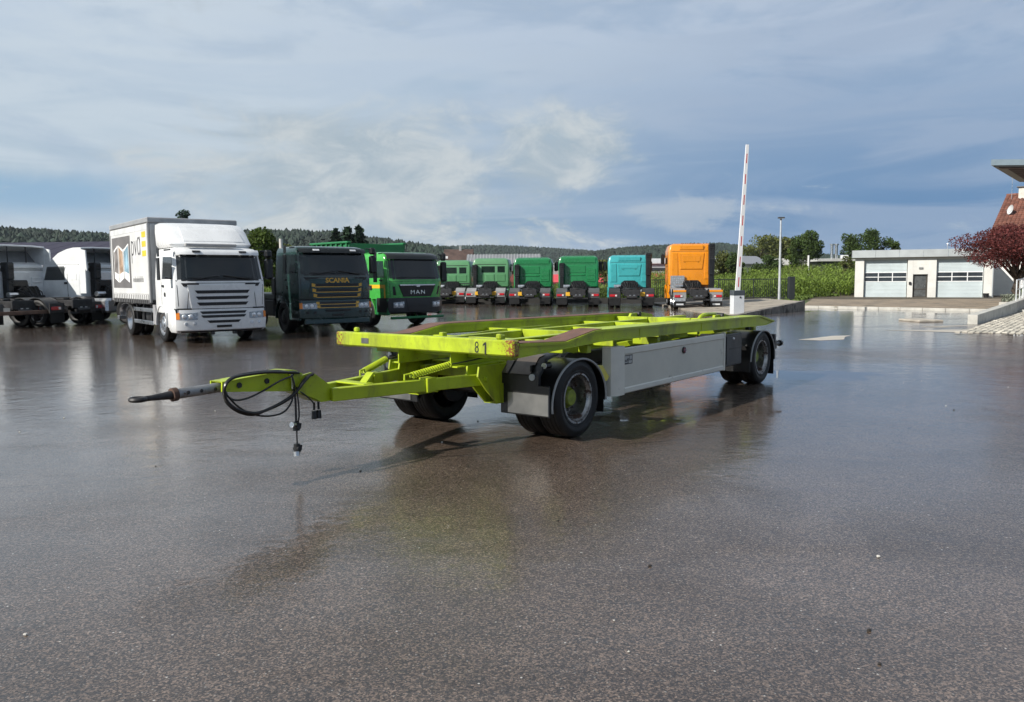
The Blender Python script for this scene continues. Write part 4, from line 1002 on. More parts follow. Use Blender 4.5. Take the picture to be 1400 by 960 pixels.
    for s in (1, -1):
        MB().prism([(-.80, .95), (-.80, .42), (-.62, .40), (-.2, .40), (-.2, .95)], 'y', s*1.14, s*1.222).build('step_panel', WHITE, T)
        MB().prism([(-1.98, .98), (-1.98, .45), (-2.25, .45), (-2.25, 1.0)], 'y', s*1.14, s*1.222).build('rear_corner_panel', mat('panel_grey', (.30, .30, .31), .5), T)
        for z0 in (.42, .78): MB().box(-4.4, -2.25, s*1.19, s*1.23, z0, z0+.11, .008).build('side_guard_rail', ALU, T)
        for xx in (-4.2, -3.4, -2.6): MB().box(xx, xx+.05, s*1.13, s*1.19, .42, 1.0, .004).build('guard_post', DARKM, T)
        MB().box(-4.2, -3.0, s*.5, s*1.05, .45, .95, .04).build('tank', DARKM, T)
    MB().box(-7.15, -6.9, -1.1, 1.1, .42, .54, .01).build('underrun_bar', ALU, T)
    mirrors(T, -.36, 1.42, 2.05, BLACK)
box_lorry()
DGREEN = mat('dark_green_paint', (.012, .034, .030), .22, var=.1, coat=.6)
GOLD = mat('gold_trim', (.62, .36, .055), .4, .15, var=.1)
def dark_lorry():
    hd = math.radians(-52)
    T = thing('tipper_lorry', 'dark green lorry with gold grille trim', 'lorry', (-5.42, 24.95, 0), hd)
    cab, C, bp = cab_a(T, DGREEN, .14, False, mat('visor_black', (.012, .014, .014), .3), GOLD)
    text('lettering', 'SCANIA', .20, GOLD, cab, axes((.022, .0, 1.645), (0, 1, 0), (0, 0, 1)), .006, 1.12, bold=.006)
    chassis(T, -6.5, -.4)
    MB().box(-.08, .03, -1.10, 1.10, .30, .48, .04).build('steel_bumper', DGREEN, T)
    for s in (1, -1): add_wheel(T, -1.42, 1.04, .50, .30, s, 'out', DARKM, DARKM); add_wheel(T, -4.8, 1.04, .50, .30, s, 'in', DARKM, DARKM, twin=.33)
    wheel_arch(T, -1.42, .50, .85, 1.23, DGREEN)
    for s in (1, -1):
        MB().box(-.90, -.15, s*1.10, s*1.22, .42, .96, .03).build('step_panel', DGREEN, T); MB().box(-3.6, -2.3, s*.5, s*1.15, .50, 1.05, .05).build('tank', DARKM, T)
    MB().box(-6.6, -2.25, -1.15, 1.15, 1.05, 1.22, .02).build('flat_body', mat('body_grey_green', (.10, .11, .10), .6), T)
    MB().cyl((-2.15, -.9, 1.0), (-2.15, -.9, 3.0), .06, n=12).build('exhaust_stack', mat('stack_pale', (.55, .53, .5), .5), T)
    MB().box(-2.35, -2.05, -1.2, -.7, 1.2, 1.75, .03).build('air_filter', BLACK, T)
    mirrors(T, -.36, 1.42, 2.22, BLACK)
dark_lorry()
BGREEN = mat('bright_green_paint', (.055, .36, .060), .25, var=.05, coat=.5)
TGREEN = mat('tipper_green', (.018, .16, .055), .4, var=.12)
def green_lorry():
    hd = math.radians(-45)
    T = thing('tipper_lorry', 'bright green lorry with black bumper and grille', 'lorry', (-3.33, 28.4, 0), hd)
    C = Cab([(.98, -.03, 1.20), (1.55, .02, 1.215), (1.64, .0, 1.215), (2.36, -.17, 1.17), (2.46, -.20, 1.16), (2.56, -.32, 1.12), (2.62, -.60, 1.0)], -2.0, .17, 5)
    cab = C.shell('cab', BGREEN, T)
    ws = C.fpatch('windscreen', sym(-1.12, 1.12, 1.70, 2.33, 0, .04), GLASS, cab, .006, .02, 14, 6)
    C.fpatch('windscreen_surround', sym(-1.16, 1.16, 1.66, 2.37, 0, .04), BLACK, cab, .002, .012, 14, 5)
    C.fpatch('sun_visor', sym(-1.14, 1.14, 2.37, 2.60, 0, .05), mat('visor_smoke', (.014, .016, .015), .35), cab, .12, .05, 14, 4)
    MB().box(-1.0, -.25, -.72, .72, 1.45, 1.60, .06).build('dashboard', INT, cab)
    for y in (-.55, .55): MB().box(-1.55, -1.40, y-.26, y+.26, 1.2, 2.1, .08).build('seat', INT, cab)
    for s in (1, -1):
        C.fpatch('panel_gap', [(s*1.10-.006, 1.04), (s*1.10+.006, 1.04), (s*1.14+.006, 1.62), (s*1.14-.006, 1.62)], mat('panel_gap', (.02, .02, .02), .7), cab, .004, .02, 1, 5)
    C.fpatch('panel_gap', sym(-1.12, 1.12, 1.595, 1.608), mat('panel_gap', (.02, .02, .02), .7), cab, .004, .02, 14, 1)
    for s in (1, -1): C.fpatch('wiper', sym(s*.42-.40, s*.42+.40, 1.735, 1.755), BLACK, ws, .03, .02, 6, 1)
    g = C.fpatch('grille', sym(-.70, .70, 1.06, 1.47, .09, -.12), SLOT, cab, .016, .03, 10, 4)
    C.fpatch('chrome_bar', sym(-.80, .80, 1.445, 1.49, .02, 0), CHROME, cab, .03, .03, 10, 2)
    C.fpatch('emblem', sym(-.11, .11, 1.40, 1.47, .05, 0), CHROME, cab, .035, .03, 3, 1)
    text('lettering', 'MAN', .20, CHROME, cab, axes((C.fx(0, 1.2)+.02, 0, 1.21), (0, 1, 0), (0, 0, 1)), .008, 1.35, 1.25, bold=0.)
    for s in (1, -1): C.fpatch('corner_inlet', [(s*.95-.05, 1.12), (s*.95+.05, 1.12), (s*1.02+.06, 1.42), (s*1.02-.02, 1.42)], SLOT, cab, .010, .03, 2, 3)
    B = Cab([(.46, -.08, 1.16), (.52, .03, 1.22), (.80, .05, 1.235), (1.02, .02, 1.22)], -.8, .18, 5); bp = B.shell('bumper', BLACK, T)
    for s in (1, -1):
        h = B.fpatch('headlamp', [(s*.84-.20, .68), (s*.84+.20, .68), (s*.84+.22, .90), (s*.84-.20, .86)], mat('headlamp_dark', (.1, .1, .1)), bp, .008, .03, 5, 3)
        for dy in (-.09, .08): MB().sphere((B.fx(s*.84+dy, .78)+.008, s*.84+dy, .775), (.022, .065, .065), 12, 8).build('lamp_lens', WHITEL, h)
    B.fpatch('lower_grille', sym(-.52, .52, .56, .98, .06, 0), SLOT, bp, .008, .03, 8, 3)
    MB().box(-.10, .03, -1.15, 1.2, .28, .37, .03).build('underrun_bar', TGREEN, T)
    for s in (1, -1):
        C.spatch('side_window', [(-1.22, 1.72), (-.30, 1.72), (-.40, 2.30), (-1.22, 2.32)], GLASS, cab, s)
        C.spatch('door_band', [(-1.35, 1.36), (-.34, 1.36), (-.34, 1.48), (-1.35, 1.48)], mat('band_yellow', (.75, .42, .02), .4), cab, s, .004)
        C.spatch('door_lower_band', [(-.34, 1.0), (-.26, 1.0), (-.26, 1.48), (-.34, 1.48)], mat('band_yellow', (.75, .42, .02)), cab, s, .004)
        MB().box(-1.18, -1.04, s*1.218, s*1.24, 1.30, 1.46, .01).build('door_handle', SLOT, cab)
        C.spatch('door_seam', [(-1.37, 1.0), (-1.355, 1.0), (-1.355, 2.4), (-1.37, 2.4)], SLOT, cab, s, .003)
        add_wheel(T, -1.42, 1.04, .50, .30, s, 'out', CHROME, CHROME); add_wheel(T, -5.0, 1.04, .50, .30, s, 'in', ALU, ALU, twin=.33)
        MB().box(-.85, -.12, s*1.10, s*1.22, .42, 1.0, .03).build('step_panel', TGREEN, T)
        MB().box(-4.0, -2.3, s*.5, s*1.15, .5, 1.05, .05).build('tank', ALU, T)
        for y0 in (1.40, 1.72):
            pass
    wheel_arch(T, -1.42, .50, .85, 1.235, BGREEN)
    chassis(T, -7.2, -.5)
    body = MB()
    body.box(-4.9, -2.35, -1.25, -1.19, 1.12, 2.98, .01).box(-4.9, -2.35, 1.19, 1.25, 1.12, 2.98, .01).box(-2.43, -2.35, -1.19, 1.19, 1.12, 2.98, .01).box(-4.9, -4.84, -1.19, 1.19, 1.12, 2.9, .01).box(-4.84, -2.43, -1.19, 1.19, 1.12, 1.2, .01)
    bd = body.build('skip_body', TGREEN, T)
    for i in range(8):
        for s in (1, -1): MB().box(-4.8+i*.33, -4.72+i*.33, s*1.25, s*1.32, 1.12, 2.98, .01).build('body_rib', TGREEN, bd)
    for s in (1, -1): MB().box(-4.92, -2.33, s*1.17, s*1.34, 2.98, 3.06, .02).build('body_rim', TGREEN, bd)
    mirrors(T, -.33, 1.46, 2.02, BLACK, 1.25)
green_lorry()
# ------------------------------------------------------------------ tractors seen from behind (origin at the tail, x forward)
def tractor(label, loc, hd, paint, roof=3.0, cabbot=1.05, group=None, style='a', stack=None, guards='grey', yellow=(), name='tractor_unit', s=1., win=False, deflector=None, rimm=None, axles=(.95,), cabw=1.22, tread=None):
    T = thing(name, label, 'lorry', loc, hd, group, s)
    chassis(T, .0, 5.0, .74, .98)
    xb, xf = 3.15, 5.35
    # cab with rounded vertical edges, narrowing roof
    V = []; lev = [(cabbot, cabw-.02, 0), (cabbot+.25, cabw, 0), (roof-.38, cabw, 0), (roof-.10, cabw-.08, .10), (roof, cabw-.26, .28)]
    if style == 'flat': lev = [(cabbot, cabw-.02, 0), (cabbot+.25, cabw, 0), (roof-.16, cabw-.02, 0), (roof-.04, cabw-.06, .05), (roof, cabw-.16, .14)]
    for z, hw, ins in lev:
        r = .10
        for cx, cy, a0 in ((xb+ins+r, hw-r, 90), (xb+ins+r, -hw+r, 180), (xf-ins-.2, -hw+.2, 270), (xf-ins-.2, hw-.2, 0)):
            rr_ = r if a0 in (90, 180) else .2
            for k in range(5):
                a = math.radians(a0+k*22.5); V.append((cx+rr_*math.cos(a), cy+rr_*math.sin(a), z))
    n = 20; F = [(i*n+j, i*n+(j+1) % n, (i+1)*n+(j+1) % n, (i+1)*n+j) for i in range(len(lev)-1) for j in range(n)]+[tuple(range(n)), tuple(range((len(lev)-1)*n, len(lev)*n))]
    cab = MB().add(V, F).build('cab', paint, T, 40)
    P = lambda y0, y1, z0, z1, m, nm='back_panel', t=.02, tp=0: MB().add(
        [(xb+.002, y0, z0), (xb+.002, y1, z0), (xb+.002, y1-tp, z1), (xb+.002, y0+tp, z1)]+[(xb-t, y0+t, z0+t), (xb-t, y1-t, z0+t), (xb-t, y1-t-tp, z1-t), (xb-t, y0+t+tp, z1-t)],
        [(4, 5, 6, 7), (0, 1, 5, 4), (1, 2, 6, 5), (2, 3, 7, 6), (3, 0, 4, 7)]).build(nm, m, cab, 20)
    zm = (cabbot+roof)/2
    if win:
        P(-.95, -.45, zm-.02, zm+.40, GLASS, 'rear_window', .008); P(-.28, .62, zm-.02, zm+.40, GLASS, 'rear_window', .008)
        P(-1.05, 1.05, zm+.50, zm+.54, SLOT, 'roof_seam', .006); P(-.98, -.35, cabbot+.32, zm-.12, paint, t=.03); P(-.25, .35, cabbot+.32, zm-.12, paint, t=.03); P(.45, .98, cabbot+.32, zm-.12, paint, t=.03)
    elif style == 'merc':
        P(-.62, .62, zm-.30, roof-.52, paint, t=.04, tp=-.10); P(-.50, .50, zm+.10, roof-.60, paint, t=.055, tp=-.06)
        for s_ in (1, -1):
            P(s_*.90-.20, s_*.90+.20, cabbot+.30, roof-.50, paint, t=.03, tp=.03); P(s_*.36-.035, s_*.36+.035, zm+.06, zm+.16, SLOT, 'vent_hole', .06)
        P(-1.10, 1.10, roof-.43, roof-.415, SLOT, 'roof_seam', .012); P(-.66, .66, roof-.36, roof-.10, paint, t=.03)
    else:
        P(-1.06, -.50, cabbot+.30, zm+.16, paint, t=.03); P(-.45, .70, zm-.12, zm+.34, paint, t=.025); P(-1.10, 1.10, zm+.42, zm+.435, SLOT, 'roof_seam', .008)
        P(-1.06, 1.06, zm+.48, roof-.14, paint, t=.03, tp=.02); P(-.96, -.50, cabbot+.40, cabbot+.52, paint, t=.045); P(-.96, -.50, cabbot+.62, cabbot+.74, paint, t=.045)
        P(-.42, .66, zm-.30, zm-.18, paint, t=.03)
    # engine hump and plumbing under the cab wall
    e = MB().prism([(-.52, .95), (-.48, 1.36), (-.30, 1.50), (.30, 1.50), (.48, 1.36), (.52, .95)], 'x', xb-.45, xb+.3); e.box(xb-.42, xb-.05, -.80, .80, .98, 1.14, .04)
    eng = e.build('engine_hump', BLACK, T)
    rr = random.Random(hash(label) % 999)
    hz = MB()
    for k in range(7):
        y = -.42+k*.14; hz.tube(spline([(xb-.10, y, 1.28), (xb-.5, y*1.1, 1.38+rr.uniform(-.1, .12)), (xb-.85, y*.7, 1.12), (xb-1.1, y*.5, 1.02)], 5), .022, 5)
    hz.build('air_lines', HOSE, eng)
    MB().cyl((xb-.45, .5, 1.18), (xb-.45, .9, 1.18), .10, n=14).build('air_bottle', ALU if stack else DARKM, T)
    # fifth wheel
    fw_ = MB().cyl((1.25, 0, 1.02), (1.25, 0, 1.07), .46, n=28).box(.55, 1.15, -.34, -.10, .98, 1.05, .015).box(.55, 1.15, .10, .34, .98, 1.05, .015).box(1.0, 1.5, -.5, .5, .96, 1.02, .01)
    fw_.build('fifth_wheel', DARKM, T)
    GC = {'grey': mat('guard_grey', (.075, .078, .08), .45), 'black': mat('guard_black', (.030, .030, .031), .5), 'light': mat('guard_light', (.24, .245, .245), .4, dirt=((.10, .09, .08), 3, .3)), 'paint': paint}[guards]
    for ax in axles:
        for s_ in (1, -1):
            add_wheel(T, ax, 1.06, .50, .28, s_, 'in', rimm or STEEL, DARKM, twin=.33)
            g = MB().strip(arc(ax, .52, .60, .56, 20, 160, 14), s_*.62, s_*1.24, t=.02)
            if ax == axles[0]: g.strip([(ax-.565, .72), (ax-.66, .62), (ax-.68, .50)], s_*.62, s_*1.24, t=.02)
            g.build('mudguard', GC, T, 50)
    x0 = axles[0]-.70
    for s_ in (1, -1):
        gb = MB().box(x0-.02, x0+.03, s_*.60, s_*1.25, .52, .88, .012); gb = gb.build('rear_guard', GC, T)
        MB().box(x0-.055, x0-.02, s_*.80, s_*1.20, .62, .75, .012).build('tail_lamp', REDL, gb)
        MB().box(x0-.06, x0-.055, s_*.80, s_*.90, .64, .73, .001).build('reversing_lens', WHITEL, gb)
        fl = MB().box(x0-.005, x0+.01, s_*.62, s_*1.23, .14, .52, .002).build('mud_flap', RUBBER, gb)
        if tread:
            MB().box(x0-.012, x0-.006, s_*.74, s_*1.12, .22, .30, .001).build('flap_logo', WHITEL, gb); MB().box(x0-.03, x0-.021, s_*.64, s_*1.22, .42, .58, .002).build('tread_plate', tread, gb)
            MB().box(x0-.03, x0+.25, s_*.60, s_*1.26, .885, 1.0, .02).build('guard_top', paint, gb)
    for y in yellow: MB().box(x0-.03, x0-.02, y-.14, y+.14, .64, .86, .004).build('warning_plate', mat('plate_yellow', (.75, .42, .03), .5, var=.15, vscale=8), T)
    cb_ = MB().box(-.02, .08, -.45, .45, .66, 1.0, .02).cyl((.0, -.28, .60), (.0, .28, .60), .10, n=14).box(-.03, .02, -.58, .58, .46, .54, .01)
    cb_.build('rear_crossbeam', DARKM, T)
    for y in (-.12, .10): MB().box(-.05, -.03, y-.05, y+.05, .62, .72, .005).build('valve', ALU, T)
    for s_ in (1, -1):
        add_wheel(T, 4.55, 1.04, .50, .30, s_, 'out', rimm or STEEL, DARKM)
        MB().box(1.9, 3.0, s_*.58, s_*1.18, .42, 1.0, .09).build('tank', ALU, T)
        MB().box(5.2, 5.36, s_*1.27, s_*1.48, zm+.05, zm+.62, .05).build('mirror', BLACK, T)
        MB().tube([(5.28, s_*1.20, zm+.5), (5.28, s_*1.35, zm+.45)], .02, 6).build('mirror_arm', BLACK, T)
        q = MB(); q.add([(xb+.80, s_*(cabw+.004), zm+.02), (xf-.30, s_*(cabw+.004), zm+.02), (xf-.48, s_*(cabw-.002), zm+.56), (xb+.80, s_*(cabw-.002), zm+.58)], [(0, 1, 2, 3)]); q.build('side_window', GLASS, cab, 0)
        MB().box(xb+.66, xb+.675, s_*(cabw-.01), s_*(cabw+.006), cabbot+.1, roof-.45, 0).box(xb+.68, xb+.84, s_*(cabw), s_*(cabw+.02), zm-.14, zm-.06, .004).build('door_seam', SLOT, cab, 0)
        MB().box(xb+.18, xb+.52, s_*(cabw-.01), s_*(cabw+.008), zm+.02, roof-.44, .004).build('side_panel', paint, cab)
        MB().strip(arc(4.55, .50, .60, .58, 0, 180, 14), s_*.82, s_*(cabw+.01), t=.03).build('front_arch', paint, T, 50)
        MB().box(xf-.22, xf+.05, s_*.4, s_*(cabw+.005), .45, cabbot, .03).build('front_bumper_end', paint, T)
        MB().box(xb+.15, 3.95, s_*1.02, s_*cabw, .80, cabbot, .03).build('side_skirt', paint, T)
    if stack is not None:
        sy, zt = stack
        a = MB().box(xb-.34, xb-.02, sy-.16, sy+.16, 1.75, zt, .05).box(xb-.30, xb+.0, sy-.14, sy+.14, .95, 1.80, .04).box(xb-.34, xb+.06, sy-.17, sy+.17, zt-.30, zt+.08, .05)
        if deflector: a.box(xb-.32, xb-.03, min(sy, sy-.75), sy, 1.46, 1.74, .05).box(xb-.32, xb-.03, sy-.78, sy-.55, 1.05, 1.60, .05)
        st_ = a.build('air_intake', BLACK, T)
        for k in range(6): MB().box(xb-.35, xb-.33, sy-.11, sy+.11, zt-.16-k*.12, zt-.11-k*.12, .004).build('intake_slat', DARKM, st_)
    if deflector:
        zt, dw = deflector
        d = MB()
        pts = [(xf-.55, roof-.02), (xf-.75, roof+.16), (xf-1.05, roof+.36), (xf-1.5, zt-.06), (xb+.35, zt), (xb-.04, zt)]
        d.strip(pts, -dw+.06, dw-.06, t=.03)
        for s_ in (1, -1):
            d.prism(pts+[(xb-.04, roof-.1), (xf-.6, roof-.1)], 'y', s_*(dw-.05), s_*(dw-.02))
            d.prism([(xb+.05, zt-.05), (xb-.30, zt-.12), (xb-.34, roof-.35), (xb+.05, roof-.45)], 'y', s_*(dw-.04), s_*(dw+.02))
            d.prism([(xb-.28, 1.2), (xb-.28, roof-.3), (xb+.02, roof-.25), (xb+.02, 1.2)], 'y', s_*(dw-.02), s_*(dw+.04))
        df = d.build('roof_deflector', paint, T, 40)
        MB().tube([(xb-.03, -dw+.05, zt-.03), (xb-.03, -dw*.5, zt+.0), (xb-.03, dw*.5, zt+.0), (xb-.03, dw-.05, zt-.03)], .035, 8).build('deflector_rim', paint, df)
        for y in (-.35, .45): MB().tube([(xb+.02, y, roof-.02), (xb+.02, y, zt-.03)], .022, 6).build('deflector_strut', DARKM, df)
        MB().add([(xb+.45, -dw+.06, roof+.004), (xb+.45, dw-.06, roof+.004), (xb+1.0, dw-.06, zt-.06), (xb+1.0, -dw+.06, zt-.06)], [(0, 1, 2, 3)]).build('deflector_lining', mat('lining_grey', (.20, .21, .22), .7), df, 0)
    return T, cab, P
LG = mat('pale_green_paint', (.085, .235, .105), .35, var=.08, coat=.3); KG = mat('rich_green_paint', (.010, .165, .050), .3, var=.06, coat=.4)
TURQ = mat('turquoise_paint', (.040, .335, .355), .3, var=.05, coat=.4); ORANGE = mat('orange_paint', (.68, .235, .003), .3, var=.04, coat=.4)
CHECK = mat('tread_plate_alu', (.55, .56, .57), .35, .8, var=.3, vscale=14)
ROW = 'tractor units parked in a row before the maize'
N = math.radians(84.5)
tractor('pale green tractor unit partly hidden by the bright green lorry', (-4.35, 52.3, 0), N, LG, 2.95, 1.15, ROW, stack=(.92, 2.5), guards='light', yellow=(-.55,), win=True)
tractor('pale green tractor unit with two rear windows and white mudguards', (-1.68, 50.3, 0), N, LG, 3.02, 1.15, ROW, stack=(1.02, 2.5), guards='light', yellow=(.52, -.55), win=True)
tractor('rich green tractor unit between the pale green and the taller green one', (1.05, 47.7, 0), N, KG, 2.98, 1.15, ROW, stack=(.98, 2.45), guards='grey', yellow=(.55,))
tractor('taller rich green tractor unit left of the turquoise one', (3.78, 45.8, 0), N, KG, 3.02, 1.15, ROW, stack=(1.0, 2.5), guards='grey', yellow=(.55,))
tractor('turquoise tractor unit with black intake stack', (6.58, 43.8, 0), N, TURQ, 2.98, 1.10, ROW, 'merc', stack=(-1.10, 3.0), guards='black', yellow=(-.58,))
T_, c_, P_ = tractor('tall orange tractor unit with tread plate mudguards', (9.65, 41.3, 0), N, ORANGE, 3.52, 1.25, ROW, 'merc', stack=(-1.06, 3.40), guards='light', tread=CHECK, axles=(.95, 2.2), rimm=ALU, cabw=1.24)
ck = MB().box(3.02, 3.08, .38, 1.14, .98, 1.75, .006)
ck = ck.build('tread_plate_box', CHECK, T_)
for i in range(7): MB().box(3.014, 3.02, .40+i*.115, .415+i*.115, 1.0, 1.73, 0).build('plate_rib', GREYP, ck)
for i in range(6): MB().box(3.014, 3.02, .40, 1.12, 1.06+i*.12, 1.075+i*.12, 0).build('plate_rib', GREYP, ck)
WOFF = mat('off_white_paint', (.75, .765, .765), .35, var=.06, coat=.3)
wd = math.radians(161)
GW_ = 'white tractor units'
T0, c0, P0_ = tractor('white tractor unit with rusty bumper beam at the left edge', (-17.75, 29.1, 0), wd, WOFF, 2.45, .97, GW_, guards='grey', deflector=(3.02, 1.18), stack=(.55, 2.35))
MB().box(-.40, -.25, -1.45, 1.30, .50, .63, .01).build('rusty_underrun_beam', mat('rusty_beam', (.12, .075, .055), .8, var=.3, vscale=4), T0)
tractor('white tractor unit whose tail lamps show between rusty beam and box lorry', (-16.4, 30.6, 0), wd, WOFF, 2.45, .97, GW_, guards='black', deflector=(3.08, 1.18), stack=(.62, 2.35))
tractor('white tractor unit with sunlit cab door beside the box lorry', (-13.8, 32.1, 0), wd, WOFF, 2.45, .97, GW_, guards='black', deflector=(3.02, 1.18), stack=(.62, 2.35))
# ------------------------------------------------------------------ barrier, lamp post, fence
def barrier():
    T = thing('barrier', 'raised red and white barrier boom on a pale grey cabinet', 'barrier', (9.86, 35.0, 0), math.radians(12))
    b = MB().box(-.26, .26, -.17, .17, .04, .86, .015); cb = b.build('cabinet', mat('cabinet_grey', (.58, .60, .62), .4, var=.05), T)
    MB().box(-.27, .27, -.18, .18, .86, 1.08, .015).build('cap', mat('cabinet_cap', (.055, .065, .075), .5), cb)
    MB().cyl((.06, -.17, .78), (.06, -.19, .78), .04, n=14).build('lock', SLOT, cb); MB().box(-.34, .34, -.25, .25, -.01, .04, .01).build('base_plate', CONC, cb)
    MB().box(.22, .36, .18, .40, .32, .42, .02).build('motor_box', BLACK, cb); MB().box(.2, .42, .2, .45, .12, .18, .02).build('foot_block', BLACK, cb)
    bm = MB(); L = 6.35; ln = math.tan(math.radians(3.0))
    z0 = .98
    bm.add([(-.12, -.06, z0), (.10, -.06, z0), (.10, .0, z0), (-.12, .0, z0), (L*ln-.065, -.05, z0+L), (L*ln+.065, -.05, z0+L), (L*ln+.065, 0, z0+L), (L*ln-.065, 0, z0+L)],
           [(0, 1, 5, 4), (1, 2, 6, 5), (2, 3, 7, 6), (3, 0, 4, 7), (0, 3, 2, 1), (4, 5, 6, 7)])
    bo = bm.build('boom', mat('boom_white', (.80, .80, .80), .4, var=.03), T, 30)
    RS = mat('boom_red', (.50, .035, .045), .4)
    for k in range(7):
        a = z0+.25+k*.885; c = a+.42
        if k == 6: c = a+.40
        xa, xc = (a-z0)*ln, (c-z0)*ln
        w = .022
        ya, yc = -.0625+.01*(a-z0)/L, -.0625+.01*(c-z0)/L
        MB().add([(xa-w, ya, a), (xa+w, ya, a), (xc+w, yc, c), (xc-w, yc, c)]+[(xa-w, ya+.01, a), (xa+w, ya+.01, a), (xc+w, yc+.01, c), (xc-w, yc+.01, c)], [(0, 1, 2, 3), (0, 4, 5, 1), (1, 5, 6, 2), (2, 6, 7, 3), (3, 7, 4, 0)]).build('red_stripe', RS, bo, 0)
barrier()
def lamp_post():
    T = thing('lamp_post', 'slim grey lamp post behind the barrier', 'lamp post', (15.27, 45.7, .28))
    MB().tube([(0, 0, 0), (0, 0, 2.4), (0, 0, 4.62)], [.075, .06, .042], 12).build('pole', mat('galvanised', (.50, .53, .55), .4, .3), T)
    h = MB().box(-.17, .20, -.10, .10, 4.66, 4.74, .03).cyl((0, 0, 4.55), (0, 0, 4.68), .05, n=10); h = h.build('lamp_head', mat('lamp_dark', (.06, .065, .07), .5), T)
    MB().box(-.12, .15, -.075, .075, 4.642, 4.66, .005).build('lens', WHITEL, h)
lamp_post()
# raised traffic island with a sloping concrete edge
isl = MB(); A, B_, C_, D_ = (9.0, 32.9, .02), (14.35, 39.25, .45), (15.7, 49.6, .32), (8.6, 49.6, .12)
isl.add([A, B_, C_, D_]+[(p[0], p[1], -.05) for p in (A, B_, C_, D_)], [(0, 1, 2, 3), (0, 4, 5, 1), (1, 5, 6, 2), (2, 6, 7, 3), (3, 7, 4, 0)])
o = isl.build('traffic_island', mat('island_concrete', (.30, .265, .215), .85, var=.2, vscale=.9, bump=.3, bscale=25, dirt=((.10, .09, .075), 1.5, .45)), None, 0); o['kind'] = 'structure'
w = MB(); wd_ = Vector((B_[0]-A[0], B_[1]-A[1], 0)).normalized(); ws_ = Vector((wd_.y, -wd_.x, 0))
def edgeblock(t0, t1):
    P = []
    for t in (t0+.003, t1-.003):
        p = Vector(A).lerp(Vector(B_), t)
        for off in (-.16, .05):
            for z in (-.04, p.z+.03): P.append((p.x+ws_.x*off, p.y+ws_.y*off, z))
    return MB().add(P, [(0, 1, 3, 2), (4, 6, 7, 5), (0, 4, 5, 1), (2, 3, 7, 6), (1, 5, 7, 3), (0, 2, 6, 4)])
ew = thing('retaining_wall', 'low stained concrete wall rising along the traffic island', 'wall')
CW = mat('stained_concrete', (.20, .185, .165), .9, var=.35, vscale=1.8, bump=.4, bscale=30, dirt=((.06, .055, .05), 1.4, .6))
for k in range(6): edgeblock(k/6, (k+1)/6).build('concrete_block', CW, ew, 0)
def fence(label, a, b, h, n, end=False):
    T = thing('fence', label, 'fence', (a[0], a[1], 0)); FM = mat('fence_anthracite', (.018, .022, .025), .5)
    d = Vector((b[0]-a[0], b[1]-a[1], 0)); L = d.length; ang = math.atan2(d.y, d.x); T.rotation_euler = (0, 0, ang)
    for i in range(n+1):
        x = L*i/n; MB().box(x-.03, x+.03, -.03, .03, 0, h+.05, .005).build('post', FM, T)
    for i in range(n):
        x0, x1 = L*i/n+.035, L*(i+1)/n-.035
        for z in (.12, h): MB().box(x0, x1, -.02, .02, z-.025, z+.03, .004).build('rail', FM, T)
        q = MB(); x = x0+.08
        while x < x1-.03: q.box(x-.014, x+.014, -.012, .012, .15, h-.025, 0); x += .125
        o = q.build('bars', FM, T, 0); o['kind'] = 'stuff'
    if end: MB().box(L-.02, L+.38, -.18, .18, 0, h+.16, .02).build('gate_post', FM, T)
fence('anthracite bar fence behind the row of tractor units', (-12, 55.2), (9.0, 55.2), 1.35, 10)
fence('anthracite sliding gate ending in a thick post beside the lamp post', (9.1, 53.0), (18.3, 53.0), 1.5, 4, True)
lw = MB(); wall_run(lw, [(-30, 54.25), (18.5, 54.25)], .25, -.02, .28); o = lw.build('kerb_wall', mat('dark_base_wall', (.035, .034, .032), .85, var=.3, vscale=1), None); tag(o, 'low dark wall along the back of the yard', 'wall')
# cover slab, manhole, patches
slab = MB().box(-.47, .47, -.62, .62, .0, .07, .012)
o = slab.build('cover_slab', mat('slab_concrete', (.42, .38, .32), .85, var=.2, vscale=3, bump=.3, bscale=40), None); o.location = (15.0, 29.3, 0); o.rotation_euler = (0, 0, .12); tag(o, 'raised pale concrete cover slab in the road', 'slab')
sheet('dry_patch', [(7.55, 21.05), (8.05, 20.75), (8.75, 21.0), (9.15, 21.9), (9.55, 22.45), (9.0, 22.35), (8.2, 21.6)], DRY, .004)
sheet('joint_strip', [(11.4, 24.6), (13.0, 23.35), (14.2, 24.5), (13.3, 24.6), (12.6, 24.35)], DRY, .004)
sheet('joint_strip', [(14.1, 26.0), (15.9, 26.6), (15.95, 26.75), (13.5, 26.3)], DRY, .004)
sheet('joint_strip', [(13.2, 25.9), (13.9, 25.6), (14.2, 25.75), (13.5, 26.05)], DRY, .004)
